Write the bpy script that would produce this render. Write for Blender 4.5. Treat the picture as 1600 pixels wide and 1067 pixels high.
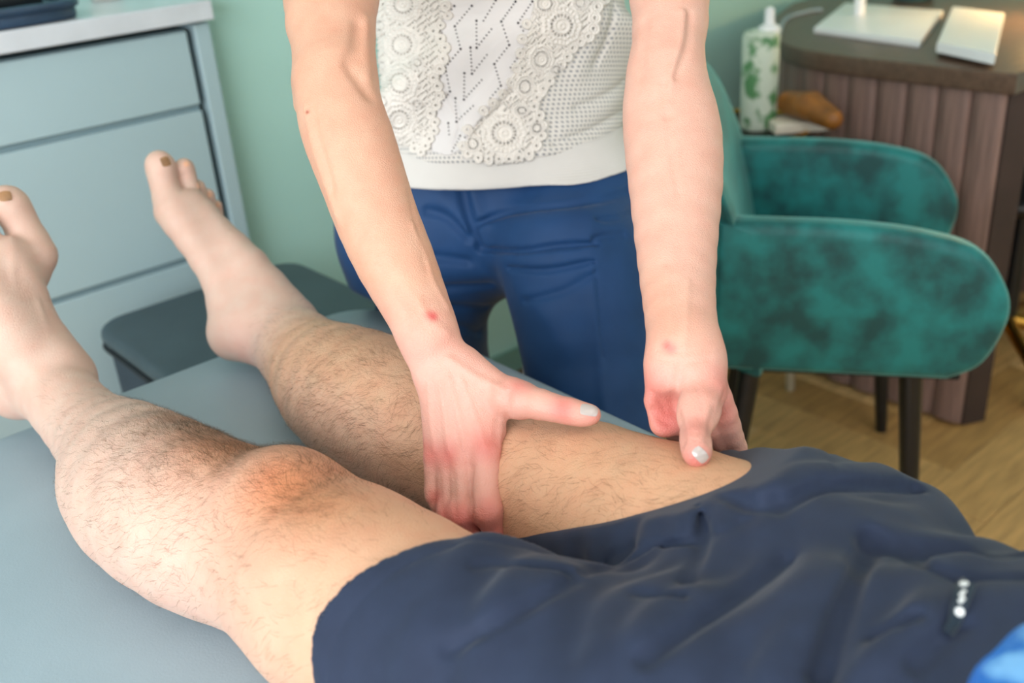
import bpy, math, random
import numpy as np
from mathutils import Vector, Matrix
random.seed(7); rng = np.random.default_rng(7)
sc = bpy.context.scene
for o in list(bpy.data.objects): bpy.data.objects.remove(o)
col = sc.collection

# ------------------------------------------------------------------ camera
F = 1587.0; CX, CY = 800.0, 533.5; ZC = 1.32; ZT = 0.70
def _d(u, v):
    a = np.array([(u-CX)/F, -(v-CY)/F, -1.0]); return a/np.linalg.norm(a)
_up = -_d(1043, 3805); _A = _d(2859, -390); _A = _A-_up*(_A@_up); _A /= np.linalg.norm(_A)
RW = np.stack([_A, np.cross(_up, _A), _up])          # world = RW @ camera axes
CAM = np.array([0, 0, ZC])
cam = bpy.data.cameras.new('camera'); co = bpy.data.objects.new('camera', cam); col.objects.link(co)
co.matrix_world = Matrix([[*RW[0], CAM[0]], [*RW[1], CAM[1]], [*RW[2], CAM[2]], [0, 0, 0, 1]])
cam.sensor_width = 36; cam.lens = 36*F/1600; cam.clip_start = 0.02
cam.dof.use_dof = True; cam.dof.focus_distance = 0.96; cam.dof.aperture_fstop = 4.0
sc.camera = co

# ------------------------------------------------------------------ light
sc.view_settings.view_transform = 'Standard'; sc.view_settings.look = 'None'
sc.view_settings.gamma = 1; sc.view_settings.use_curve_mapping = False
sc.view_settings.exposure = -0.04
w = bpy.data.worlds.new('World'); sc.world = w; w.use_nodes = True
w.node_tree.nodes['Background'].inputs[0].default_value = (0.80, 0.90, 1.0, 1)
w.node_tree.nodes['Background'].inputs[1].default_value = 1.2
def area(name, loc, target, sx, sy, power, colr):
    l = bpy.data.lights.new(name, 'AREA'); l.shape = 'RECTANGLE'; l.size = sx; l.size_y = sy
    l.energy = power; l.color = colr
    o = bpy.data.objects.new(name, l); col.objects.link(o); o.location = loc
    o.rotation_euler = (Vector(target)-Vector(loc)).to_track_quat('-Z', 'Y').to_euler(); return o
area('window_daylight', (-1.93, -0.3, 1.55), (0.6, -0.3, 1.45), 2.8, 1.7, 114, (0.95, 0.98, 1.0))
area('rear_window_fill', (0.9, -2.33, 1.75), (0.8, 1.0, 0.9), 2.2, 1.5, 17, (0.93, 0.97, 1.0))  # fill lamp added behind the camera, in the added rear window
area('ceiling_bounce_fill', (0.6, -0.2, 2.52), (0.6, 0.3, 0), 1.6, 1.6, 13, (1.0, 0.95, 0.88))  # added fill in place of ceiling bounce, no lamp hangs here

def spline(pts, n=8, closed=False):                  # Catmull-Rom through the points
    P = [np.asarray(p, float) for p in pts]; out = []; m = len(P); rg = m if closed else m-1
    for i in range(rg):
        g = (lambda k: P[k % m]) if closed else (lambda k: P[min(max(k, 0), m-1)])
        a, b, c, d = g(i-1), g(i), g(i+1), g(i+2)
        for k in range(n):
            t = k/n; out.append(.5*((2*b)+(-a+c)*t+(2*a-5*b+4*c-d)*t*t+(-a+3*b-3*c+d)*t**3))
    if not closed: out.append(P[-1])
    return out


# ------------------------------------------------------------------ projections
def cz(u, v, D): return CAM+RW@np.array([(u-CX)/F, -(v-CY)/F, -1.0])*D
def onz(u, v, z):
    r = RW@np.array([(u-CX)/F, -(v-CY)/F, -1.0]); return CAM+r*((z-ZC)/r[2])
def ony(u, v, y):
    r = RW@np.array([(u-CX)/F, -(v-CY)/F, -1.0]); return CAM+r*(y/r[1])
def onx(u, v, x):
    r = RW@np.array([(u-CX)/F, -(v-CY)/F, -1.0]); return CAM+r*(x/r[0])
def depth(p): return float(-(RW.T@(np.asarray(p)-CAM))[2])
VIEW = RW@np.array([0, 0, 1.0])                      # towards the camera

# ------------------------------------------------------------------ object helpers
def tag(o, label=None, cat=None, group=None, kind=None):
    if label: o['label'] = label
    if cat: o['category'] = cat
    if group: o['group'] = group
    if kind: o['kind'] = kind
    return o
def empty(name, loc, label, cat, group=None):
    o = bpy.data.objects.new(name, None); col.objects.link(o); o.location = loc
    o.empty_display_size = .05
    return tag(o, label, cat, group)
def link(name, me, mat, parent=None, smooth=True):
    if mat is not None and not me.materials: me.materials.append(mat)
    if smooth: me.polygons.foreach_set('use_smooth', [True]*len(me.polygons))
    o = bpy.data.objects.new(name, me); col.objects.link(o)
    if parent is not None:
        o.parent = parent
        q = parent; off = Vector((0, 0, 0))
        while q is not None: off += Vector(q.location); q = q.parent
        if parent.rotation_euler.z == 0: o.location = -off
    return o
def mesh(name, V, Fc):
    me = bpy.data.meshes.new(name); me.from_pydata([tuple(map(float, p)) for p in V], [], [tuple(f) for f in Fc]); me.update(); return me
def quadmesh(name, V, Q):
    V = np.asarray(V, np.float32); Q = np.asarray(Q, np.int32)
    me = bpy.data.meshes.new(name); me.vertices.add(len(V)); me.vertices.foreach_set('co', V.ravel())
    k = Q.shape[1]
    me.loops.add(Q.size); me.loops.foreach_set('vertex_index', Q.ravel())
    me.polygons.add(len(Q)); me.polygons.foreach_set('loop_start', np.arange(0, Q.size, k, dtype=np.int32))
    me.polygons.foreach_set('loop_total', np.full(len(Q), k, np.int32)); me.update(calc_edges=True); me.validate(); return me
class MB:                                            # collects simple solids, links ONE mesh
    def __init__(s): s.V = []; s.F = []
    def add(s, V, Fc):
        n = len(s.V); s.V += [tuple(map(float, p)) for p in V]; s.F += [tuple(i+n for i in f) for f in Fc]; return s
    def box(s, x0, x1, y0, y1, z0, z1, b=0.0):
        xs = [x0, x1]; ys = [y0, y1]; zs = [z0, z1]
        if b <= 0:
            V = [(x, y, z) for z in zs for y in ys for x in xs]
            return s.add(V, [(0, 2, 3, 1), (4, 5, 7, 6), (0, 1, 5, 4), (1, 3, 7, 5), (3, 2, 6, 7), (2, 0, 4, 6)])
        V = []; Fc = []; idx = {}
        for i in (0, 1):
            for j in (0, 1):
                for k in (0, 1):
                    c = (xs[i], ys[j], zs[k]); sg = (1-2*i, 1-2*j, 1-2*k)
                    for a in range(3):
                        p = [c[t]+sg[t]*b for t in range(3)]; p[a] = c[a]; idx[i, j, k, a] = len(V); V.append(p)
        for a in range(3):
            o1, o2 = [t for t in range(3) if t != a]
            for e in (0, 1):
                f = []
                for (m, n) in ((0, 0), (1, 0), (1, 1), (0, 1)):
                    t = [0]*3; t[a] = e; t[o1] = m; t[o2] = n; f.append(idx[(*t, a)])
                Fc.append(f if (e == 1) == (a != 1) else f[::-1])
            for m in (0, 1):
                for n in (0, 1):
                    t0 = [0]*3; t0[o1] = m; t0[o2] = n; t1 = list(t0); t1[a] = 1
                    Fc.append([idx[(*t0, o1)], idx[(*t1, o1)], idx[(*t1, o2)], idx[(*t0, o2)]])
        for i in (0, 1):
            for j in (0, 1):
                for k in (0, 1): Fc.append([idx[i, j, k, a] for a in range(3)])
        return s.add(V, Fc)
    def tube(s, pts, r, n=10, cap=True):
        pts = [np.asarray(p, float) for p in pts]; rs = r if hasattr(r, '__len__') else [r]*len(pts)
        V = []; Fc = []; ref = None
        for i, p in enumerate(pts):
            t = pts[min(i+1, len(pts)-1)]-pts[max(i-1, 0)]; t /= np.linalg.norm(t)+1e-12
            if ref is None: ref = np.cross(t, [0, 0, 1.0]) if abs(t[2]) < .9 else np.cross(t, [1.0, 0, 0])
            ref = ref-t*(ref@t); ref /= np.linalg.norm(ref)+1e-12; b = np.cross(t, ref)
            for k in range(n):
                a = 2*math.pi*k/n; V.append(p+(ref*math.cos(a)+b*math.sin(a))*rs[i])
        for i in range(len(pts)-1):
            for k in range(n):
                q = (k+1) % n; Fc.append((i*n+k, i*n+q, (i+1)*n+q, (i+1)*n+k))
        if cap: Fc.append(tuple(range(n))[::-1]); Fc.append(tuple((len(pts)-1)*n+k for k in range(n)))
        return s.add(V, Fc)
    def lathe(s, c, prof, n=32):
        V = []; Fc = []
        for (r, z) in prof:
            for k in range(n): a = 2*math.pi*k/n; V.append((c[0]+r*math.cos(a), c[1]+r*math.sin(a), c[2]+z))
        for i in range(len(prof)-1):
            for k in range(n): q = (k+1) % n; Fc.append((i*n+k, i*n+q, (i+1)*n+q, (i+1)*n+k))
        Fc.append(tuple(range(n))[::-1]); Fc.append(tuple((len(prof)-1)*n+k for k in range(n)))
        return s.add(V, Fc)
    def slab(s, loop, base, ex, ey, ez, t, bev, nb=4):   # outline loop in (ex,ey), thickness t along ez, rounded rims
        L = np.array(loop, float); n = len(L)
        d = np.roll(L, -1, 0)-np.roll(L, 1, 0); d /= np.linalg.norm(d, axis=1)[:, None]+1e-9
        area2 = np.sum(L[:, 0]*np.roll(L[:, 1], -1)-L[:, 1]*np.roll(L[:, 0], -1))
        nin = np.stack([-d[:, 1], d[:, 0]], 1)*(1 if area2 > 0 else -1)
        rings = []
        for sgn in (-1, 1):
            rr = []
            for i in range(nb+1):
                a = math.pi/2*i/nb; rr.append((bev*(1-math.sin(a)), sgn*(t/2-bev+bev*math.cos(a))))
            rings += rr if sgn < 0 else rr[::-1]
        V = []
        for (ins, h) in rings:
            for p in L+nin*ins: V.append(np.asarray(base)+np.asarray(ex)*p[0]+np.asarray(ey)*p[1]+np.asarray(ez)*h)
        Fc = []
        for i in range(len(rings)-1):
            for k in range(n): q = (k+1) % n; Fc.append((i*n+k, i*n+q, (i+1)*n+q, (i+1)*n+k))
        Fc.append(tuple(range(n))[::-1]); Fc.append(tuple((len(rings)-1)*n+k for k in range(n)))
        return s.add(V, Fc)
    def build(s, name, mat, parent=None, smooth=False, fix=True):
        me = mesh(name, s.V, s.F)
        if fix:
            import bmesh
            bm = bmesh.new(); bm.from_mesh(me); bmesh.ops.recalc_face_normals(bm, faces=bm.faces); bm.to_mesh(me); bm.free()
        o = link(name, me, mat, parent, smooth)
        if smooth:
            try: me.set_sharp_from_angle(angle=math.radians(40))
            except Exception: pass
        return o
# ------------------------------------------------------------------ materials
def lin(c):
    return tuple(((x/255)/12.92 if x/255 <= .04045 else ((x/255+.055)/1.055)**2.4) for x in c)
def mat(name, rgb, rough=.6, var=.06, scale=8., bump=0., bscale=120., metal=0., sheen=0., coat=0., spec=.5, emit=None, stretch=None, sss=0.):
    m = bpy.data.materials.new(name); m.use_nodes = True; nt = m.node_tree; N = nt.nodes; L = nt.links
    b = N['Principled BSDF']; c = lin(rgb)
    tc = N.new('ShaderNodeTexCoord'); mp = N.new('ShaderNodeMapping'); L.new(tc.outputs['Object'], mp.inputs[0])
    if stretch: mp.inputs['Scale'].default_value = stretch
    nz = N.new('ShaderNodeTexNoise'); nz.inputs['Scale'].default_value = scale; nz.inputs['Detail'].default_value = 6
    L.new(mp.outputs[0], nz.inputs['Vector'])
    rp = N.new('ShaderNodeValToRGB'); rp.color_ramp.elements[0].position = .3; rp.color_ramp.elements[1].position = .7
    rp.color_ramp.elements[0].color = (*[max(0, x*(1-var*2)) for x in c], 1); rp.color_ramp.elements[1].color = (*[min(1, x*(1+var*2)) for x in c], 1)
    L.new(nz.outputs['Fac'], rp.inputs[0]); L.new(rp.outputs[0], b.inputs['Base Color'])
    b.inputs['Roughness'].default_value = rough; b.inputs['Metallic'].default_value = metal
    b.inputs['Specular IOR Level'].default_value = spec
    if sheen: b.inputs['Sheen Weight'].default_value = sheen; b.inputs['Sheen Roughness'].default_value = .4
    if coat: b.inputs['Coat Weight'].default_value = coat
    if sss: b.inputs['Subsurface Weight'].default_value = sss; b.inputs['Subsurface Radius'].default_value = (1, .35, .2); b.inputs['Subsurface Scale'].default_value = .008
    if bump:
        n2 = N.new('ShaderNodeTexNoise'); n2.inputs['Scale'].default_value = bscale; n2.inputs['Detail'].default_value = 4
        L.new(mp.outputs[0], n2.inputs['Vector'])
        bp = N.new('ShaderNodeBump'); bp.inputs['Strength'].default_value = bump; bp.inputs['Distance'].default_value = .002
        L.new(n2.outputs['Fac'], bp.inputs['Height']); L.new(bp.outputs[0], b.inputs['Normal'])
    if emit: b.inputs['Emission Color'].default_value = (*lin(emit[0]), 1); b.inputs['Emission Strength'].default_value = emit[1]
    return m
def skin_mat(name, bump=.5):
    m = bpy.data.materials.new(name); m.use_nodes = True; nt = m.node_tree; N = nt.nodes; L = nt.links; b = N['Principled BSDF']
    at = N.new('ShaderNodeVertexColor'); at.layer_name = 'tone'
    tc = N.new('ShaderNodeTexCoord')
    n1 = N.new('ShaderNodeTexNoise'); n1.inputs['Scale'].default_value = 45; n1.inputs['Detail'].default_value = 5
    n2 = N.new('ShaderNodeTexNoise'); n2.inputs['Scale'].default_value = 900; n2.inputs['Detail'].default_value = 3
    vo = N.new('ShaderNodeTexVoronoi'); vo.inputs['Scale'].default_value = 700
    for n in (n1, n2, vo): L.new(tc.outputs['Object'], n.inputs['Vector'])
    mx = N.new('ShaderNodeMix'); mx.data_type = 'RGBA'; mx.blend_type = 'MULTIPLY'; mx.inputs[0].default_value = .55
    rp = N.new('ShaderNodeValToRGB'); rp.color_ramp.elements[0].position = .25; rp.color_ramp.elements[1].position = .75
    rp.color_ramp.elements[0].color = (.97, .74, .70, 1); rp.color_ramp.elements[1].color = (1, 1, 1, 1)
    L.new(n1.outputs['Fac'], rp.inputs[0]); L.new(at.outputs['Color'], mx.inputs[6]); L.new(rp.outputs[0], mx.inputs[7])
    L.new(mx.outputs[2], b.inputs['Base Color'])
    b.inputs['Roughness'].default_value = .48; b.inputs['Specular IOR Level'].default_value = .42
    b.inputs['Subsurface Weight'].default_value = .14; b.inputs['Subsurface Radius'].default_value = (1, .35, .2); b.inputs['Subsurface Scale'].default_value = .004
    ad = N.new('ShaderNodeMath'); ad.operation = 'ADD'; L.new(n2.outputs['Fac'], ad.inputs[0]); L.new(vo.outputs['Distance'], ad.inputs[1])
    bp = N.new('ShaderNodeBump'); bp.inputs['Strength'].default_value = bump; bp.inputs['Distance'].default_value = .0008
    L.new(ad.outputs[0], bp.inputs['Height']); L.new(bp.outputs[0], b.inputs['Normal'])
    return m
def cloth_mat(name, rgb, rough=.8, weave=1400, bump=.3, var=.08, sheen=.2, scale=25, specks=0.):
    m = mat(name, rgb, rough, var, scale, 0, sheen=sheen, spec=.25); nt = m.node_tree; N = nt.nodes; L = nt.links; b = N['Principled BSDF']
    tc = N.new('ShaderNodeTexCoord'); w1 = N.new('ShaderNodeTexNoise'); w1.inputs['Scale'].default_value = weave
    L.new(tc.outputs['Object'], w1.inputs['Vector'])
    bp = N.new('ShaderNodeBump'); bp.inputs['Strength'].default_value = bump; bp.inputs['Distance'].default_value = .0006
    L.new(w1.outputs['Fac'], bp.inputs['Height']); L.new(bp.outputs[0], b.inputs['Normal'])
    return m

# ------------------------------------------------------------------ implicit-surface modeller (bodies and draped cloth)
f32 = np.float32; UPW = np.array([0, 0, 1.0])
def _smin(a, b, k):
    if k <= 0: return np.minimum(a, b)
    h = np.maximum(k-np.abs(a-b), 0)/k; return np.minimum(a, b)-h*h*(k*.25)
def islands(J, n):                                    # connected-piece label of every vertex of a quad mesh
    lb = np.arange(n); E_ = np.concatenate([J[:, :2], J[:, 1:3], J[:, 2:]])
    for _ in range(60):
        a, b = lb[E_[:, 0]], lb[E_[:, 1]]; dif = a != b
        if not dif.any(): break
        E_ = E_[dif]; a = a[dif]; b = b[dif]; m_ = np.minimum(a, b); M_ = np.maximum(a, b)
        o_ = np.argsort(-m_); lb[M_[o_]] = m_[o_]
        while True:
            l2 = lb[lb]
            if np.array_equal(l2, lb): break
            lb = l2
    return lb
class SDF:
    def __init__(s): s.ops = []
    def copy(s): r = SDF(); r.ops = list(s.ops); return r
    def _b(s, pts, m): P = np.array(pts); return P.min(0)-m, P.max(0)+m
    def cone(s, a, b, ra, rb, k=.01, flat=None, sub=False):  # flat=(axis, factor)
        a = np.asarray(a, float); b = np.asarray(b, float); lo, hi = s._b([a, b], max(ra, rb)+max(k, .0)+.012)
        s.ops.append(('c', lo, hi, a, b, ra, rb, k, flat, sub)); return s
    def chain(s, nodes, k=.01, flat=None, kin=None):     # nodes (point, radius); one running union blended as a group
        segs = []
        if len(nodes) >= 4:                              # resample points and radii smoothly
            q = spline([np.append(np.asarray(p, float), r) for p, r in nodes], 2); nodes = [(x[:3], float(x[3])) for x in q]
        for (a, ra), (b, rb) in zip(nodes[:-1], nodes[1:]): segs.append((np.asarray(a, float), np.asarray(b, float), ra, rb))
        rm = max(r for _, r in nodes); lo, hi = s._b([n[0] for n in nodes], rm+k+.012)
        s.ops.append(('g', lo, hi, segs, k, flat, kin if kin is not None else rm*.6)); return s
    def ell(s, c, r, axes=None, k=.01, sub=False):
        c = np.asarray(c, float); ax = np.eye(3) if axes is None else np.asarray(axes, float)
        m = max(r)+k+.012; s.ops.append(('e', c-m, c+m, c, np.array(r, float), ax, k, sub)); return s
    def line(s, pts, amp, w):                            # groove (amp>0) or ridge (amp<0) along a polyline
        P = np.array(pts, float); lo, hi = s._b(P, 3*w)
        s.ops.append(('l', lo, hi, P, amp, w)); return s
    def plane(s, p, n, k=.004): s.ops.append(('p', None, None, np.asarray(p, float), np.asarray(n, float)/np.linalg.norm(n), k)); return s
    def fn(s, f): s.ops.append(('f', None, None, f)); return s
    @staticmethod
    def _cone(Q, a, b, ra, rb, flat):
        ba = b-a; pa = Q-a.astype(f32); h = np.clip((pa@ba.astype(f32))/max(ba@ba, 1e-9), 0, 1)
        q = pa-h[..., None]*ba.astype(f32); l2 = np.einsum('...i,...i', q, q); rr = ra+(rb-ra)*h
        if flat is None: return np.sqrt(l2)-rr
        ax, fa = flat; qn = q@np.asarray(ax, f32); l = np.sqrt(l2); lp = np.sqrt(l2+qn*qn*(1/fa**2-1))
        return (lp-rr)*np.clip(l/np.maximum(lp, 1e-6), min(fa, 1)*.9, max(1, fa))
    def _apply(s, op, Q, d):
        t = op[0]
        if t == 'c':
            _, _, _, a, b, ra, rb, k, flat, sub = op; e = s._cone(Q, a, b, ra, rb, flat)
            return -_smin(-d, e, k) if sub else _smin(d, e, k)
        if t == 'g':
            _, _, _, segs, k, flat, kin = op; e = None
            for (a, b, ra, rb) in segs:
                x = s._cone(Q, a, b, ra, rb, flat); e = x if e is None else _smin(e, x, min(kin*.25, .006))
            return _smin(d, e, k)
        if t == 'e':
            _, _, _, c, r, ax, k, sub = op; q = (Q-c.astype(f32))@ax.T.astype(f32); k0 = np.linalg.norm(q/r.astype(f32), axis=-1); k1 = np.linalg.norm(q/(r*r).astype(f32), axis=-1)
            e = np.where(k1 > 1e-6, k0*(k0-1)/np.maximum(k1, 1e-6), -r.min()).astype(f32); return -_smin(-d, e, k) if sub else _smin(d, e, k)
        if t == 'l':
            _, _, _, P, amp, wd = op; m = None
            for a, b in zip(P[:-1], P[1:]):
                x = s._cone(Q, a, b, 0, 0, None); m = x if m is None else np.minimum(m, x)
            return d+(amp*np.exp(-(m/wd)**2)).astype(f32)
        if t == 'p': 
            _, _, _, p, n, k = op; e = (Q-p.astype(f32))@n.astype(f32); return -_smin(-d, -e, k)
        if t == 'f': return op[3](Q, d)
        return d
    def ev(s, Q):
        Q = np.asarray(Q, f32); d = np.full(Q.shape[:-1], 1.0, f32)
        for op in s.ops: d = s._apply(op, Q, d)
        return d
    def grad(s, Q, e=.0012):
        Q = np.asarray(Q, f32); g = np.zeros_like(Q)
        for i in range(3):
            o = np.zeros(3, f32); o[i] = e; g[..., i] = s.ev(Q+o)-s.ev(Q-o)
        return g/(np.linalg.norm(g, axis=-1, keepdims=True)+1e-9)
    def hit(s, u, v, D0=.4, D1=3.0):                     # march the line of sight onto the surface
        u = np.atleast_1d(np.asarray(u, float)); v = np.atleast_1d(np.asarray(v, float))
        r = np.stack([(u-CX)/F, -(v-CY)/F, -np.ones_like(u)], -1)@RW.T; ln = np.linalg.norm(r, axis=1)
        D = np.full(len(u), D0); ok = np.zeros(len(u), bool)
        for _ in range(90):
            ac = np.nonzero(~ok)[0]
            if not len(ac): break
            d = s.ev(CAM+r[ac]*D[ac, None]); h_ = np.abs(d) < .0005; D[ac] = np.where(h_, D[ac], np.minimum(D[ac]+np.clip(d*.85, -.03, .25)/ln[ac], D1))
            ok[ac] = h_ | (D[ac] >= D1)
        return CAM+r*D[:, None], D, (D < D1-.01)
    def mesh(s, name, h, lo=None, hi=None, B=14, keep=True):
        los = [o[1] for o in s.ops if o[1] is not None and o[0] != 'l']; his = [o[2] for o in s.ops if o[2] is not None and o[0] != 'l']
        lo = np.min(los, 0) if lo is None else np.array(lo, float); hi = np.max(his, 0) if hi is None else np.array(hi, float)
        S = B*h; nb = np.ceil((hi-lo)/S).astype(int)+1; lo = lo-S*.5
        I = np.stack(np.meshgrid(*[np.arange(n) for n in nb], indexing='ij'), -1).reshape(-1, 3)
        d = np.concatenate([s.ev(lo+(c+.5)*S) for c in np.array_split(I, max(1, len(I)//100000))])
        I = I[np.abs(d) < S*1.25]
        VV = []; KK = []; QQ = []
        dims = (nb*B+2).astype(np.int64); enc = lambda c: (c[..., 0]*dims[1]+c[..., 1])*dims[2]+c[..., 2]
        g = np.stack(np.meshgrid(*[np.arange(B+2)]*3, indexing='ij'), -1)
        for ch in np.array_split(I, max(1, len(I)//500)):
            org = lo+ch*S; Q = (org[:, None, None, None, :]+g*h).astype(f32); D = np.full(Q.shape[:-1], 1.0, f32)
            bl, bh = org, org+(B+1)*h
            for op in s.ops:
                if op[1] is None: D = s._apply(op, Q, D); continue
                m = np.all((bh > op[1]) & (bl < op[2]), axis=1)
                if m.any(): D[m] = s._apply(op, Q[m], D[m])
            neg = D < 0
            c8 = [(i, j, k) for i in (0, 1) for j in (0, 1) for k in (0, 1)]
            cnt = sum(neg[:, i:i+B+1, j:j+B+1, k:k+B+1].astype(np.int8) for i, j, k in c8)
            own = (cnt > 0) & (cnt < 8); bi, x, y, z = np.nonzero(own)
            acc = np.zeros((len(bi), 3), f32); n = np.zeros(len(bi), f32)
            for ax in range(3):
                for (p, q) in ((0, 0), (0, 1), (1, 0), (1, 1)):
                    o = [0, 0, 0]; oo = [t for t in range(3) if t != ax]; o[oo[0]] = p; o[oo[1]] = q; o2 = list(o); o2[ax] = 1
                    a = D[bi, x+o[0], y+o[1], z+o[2]]; b = D[bi, x+o2[0], y+o2[1], z+o2[2]]; c = (a < 0) != (b < 0)
                    t = np.where(c, a/np.where(c, a-b, 1), 0)
                    pt = np.tile(np.array(o, f32), (len(bi), 1)); pt[:, ax] = t
                    acc += pt*c[:, None]; n += c
            cell = np.stack([x, y, z], -1)+ch[bi]*B
            VV.append((lo+(cell+acc/n[:, None])*h).astype(f32)); KK.append(enc(cell.astype(np.int64)))
            for ax in range(3):
                sl0 = [slice(None)]+[slice(1, B+1)]*3; sl1 = list(sl0); sl1[1+ax] = slice(2, B+2)
                a = neg[tuple(sl0)]; b = neg[tuple(sl1)]
                bi2, x2, y2, z2 = np.nonzero(a != b); s0 = a[bi2, x2, y2, z2]
                c = np.stack([x2+1, y2+1, z2+1], -1)+ch[bi2]*B; o1, o2 = (ax+1) % 3, (ax+2) % 3
                e1 = np.zeros(3, int); e1[o1] = 1; e2 = np.zeros(3, int); e2[o2] = 1
                q = np.stack([enc(c-e1-e2), enc(c-e2), enc(c), enc(c-e1)], -1)
                QQ.append(np.where(s0[:, None], q, q[:, ::-1]))
        K = np.concatenate(KK); V = np.concatenate(VV); K, ix = np.unique(K, return_index=True); V = V[ix]
        Q = np.concatenate(QQ); J = np.searchsorted(K, Q); J = np.minimum(J, len(K)-1); good = np.all(K[J] == Q, axis=1); J = J[good]
        if keep:                                         # drop stray islands
            lb = islands(J, len(V))
            cnt = np.bincount(lb, minlength=len(V)); big = lb == np.argmax(cnt); J = J[big[J[:, 0]]]
            mp = np.cumsum(big)-1; V = V[big]; J = mp[J]
        V = V.copy()                                     # light tangential smoothing
        for lam in (.5, .5):
            A = np.zeros_like(V); c = np.zeros(len(V), f32)
            for i in range(4):
                for j in ((i+1) % 4, (i+3) % 4):
                    for t in range(3): A[:, t] += np.bincount(J[:, i], V[J[:, j], t], len(V))
                    c += np.bincount(J[:, i], minlength=len(V))
            V = V+lam*(A/np.maximum(c, 1)[:, None]-V)
        return quadmesh(name, V, J), V
def paint(me, rgb):
    at = me.color_attributes.new('tone', 'FLOAT_COLOR', 'POINT'); c = np.ones((len(me.vertices), 4), f32); c[:, :3] = rgb; at.data.foreach_set('color', c.ravel())
def sphere_w(V, p, r): return np.exp(-np.sum((V-np.asarray(p, f32))**2, 1)/(r*r))[:, None]

# ================================================================== SETTING
grn = mat('mint_wall_paint', (172, 214, 206), .75, .015, 3, .05, 300)
whm = mat('white_paint', (226, 226, 222), .8, .02, 3)
def struct(name, mb, m, parent=None, smooth=False):
    o = mb.build(name, m, parent, smooth)
    if parent is None: o['kind'] = 'structure'
    return o
X0, X1, Y0, Y1, ZH = -2.0, 3.25, -2.4, 1.97, 2.6
oakb = mat('floor_underlay', (96, 70, 42), .8)
floor = struct('floor', MB().box(X0, X1, Y0, 2.6, -.06, -.008), oakb)
oaks = [mat('oak_plank_%d' % i, c, .42, .12, 7, .15, 60, stretch=(1, 9, 1) if 1 else None) for i, c in enumerate([(206, 162, 104), (188, 144, 88), (220, 178, 122)])]
PL, PW = .56, .14
pm = {}
for i in range(3):
    for r in (0, 1):
        b = MB().box(-PL/2+.0008, PL/2-.0008, -PW/2+.0008, PW/2-.0008, -.012, 0, .0012) if r == 0 else MB().box(-PW/2+.0008, PW/2-.0008, -PL/2+.0008, PL/2-.0008, -.012, 0, .0012)
        me_ = mesh('plank', b.V, b.F); me_.materials.append(oaks[i]); pm[i, r] = me_
def herring():
    out = []
    for i in range(-60, 60):
        for j in range(-12, 12):
            # step (PW, PW) along the zigzag column; columns repeat every 2*PL in x
            bx = i*PW+j*2*PL; by = i*PW
            out.append((bx+PL/2, by+PW/2, 0)); out.append((bx+PL+PW/2, by+PW-PL/2, 1))
    return out
seen = 0
for (x, y, r) in herring():
    if not (.62 < x < X1-.03 and -.55 < y < 1.93): continue
    o = bpy.data.objects.new('plank', pm[random.randrange(3), r]); col.objects.link(o); o.parent = floor; o.location = (x, y, 0)
    seen += 1
print('planks', seen)
base = MB().box(X0, .62, Y0, 1.93, -.012, -.002).box(.62, X1, Y0, -.55, -.012, -.002); struct('floor_far_area', base, oaks[0], floor)
cabx = .905
struct('wall_back', MB().box(cabx, X1+.1, Y1, Y1+.63, -.06, ZH), grn)
struct('wall_niche', MB().box(X0-.1, cabx, Y1+.53, Y1+.63, -.06, ZH), grn)
struct('wall_right', MB().box(X1, X1+.1, Y0, Y1, -.06, ZH), grn)
struct('baseboard_back', MB().box(cabx+.01, X1-.001, Y1-.012, Y1, -.008, .06), mat('green_baseboard', (120, 160, 148), .6))
struct('ceiling', MB().box(X0-.1, X1+.1, Y0-.1, Y1+.63, ZH, ZH+.1), whm)
# left wall with a wide window, rear wall with a second one added for fill light
struct('wall_left', MB().box(X0-.1, X0, Y0, Y1+.53, -.06, .65).box(X0-.1, X0, Y0, Y1+.53, 2.45, ZH).box(X0-.1, X0, Y0, -1.75, .65, 2.45).box(X0-.1, X0, 1.15, Y1+.53, .65, 2.45), whm)
struct('wall_rear', MB().box(X0-.1, X1+.1, Y0-.1, Y0, -.06, .95).box(X0-.1, X1+.1, Y0-.1, Y0, 2.5, ZH).box(X0-.1, -.25, Y0-.1, Y0, .95, 2.5).box(2.05, X1+.1, Y0-.1, Y0, .95, 2.5), whm)
gl = bpy.data.materials.new('window_glass'); gl.use_nodes = True; g_ = gl.node_tree.nodes['Principled BSDF']; g_.inputs['Transmission Weight'].default_value = 1; g_.inputs['Roughness'].default_value = 0; g_.inputs['IOR'].default_value = 1.1
def window(name, horizontal, a0, a1, z0, z1, c):
    fr = MB()
    def bx(u0, u1, w0, w1): 
        if horizontal: fr.box(u0, u1, c-.03, c+.03, w0, w1)
        else: fr.box(c-.03, c+.03, u0, u1, w0, w1)
    bx(a0, a0+.06, z0, z1); bx(a1-.06, a1, z0, z1); bx(a0+.06, a1-.06, z0, z0+.06); bx(a0+.06, a1-.06, z1-.06, z1); m_ = (a0+a1)/2; bx(m_-.03, m_+.03, z0+.06, z1-.06)
    o = struct(name, fr, whm); p = MB()
    if horizontal: p.box(a0+.05, a1-.05, c-.004, c+.004, z0+.05, z1-.05)
    else: p.box(c-.004, c+.004, a0+.05, a1-.05, z0+.05, z1-.05)
    p.build('pane', gl, o)
window('window_1', False, -1.75, 1.15, .65, 2.45, X0-.05)
window('fill_window', True, -.25, 2.05, .95, 2.5, Y0-.05)  # unseen rear window, added as a source of fill

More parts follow.
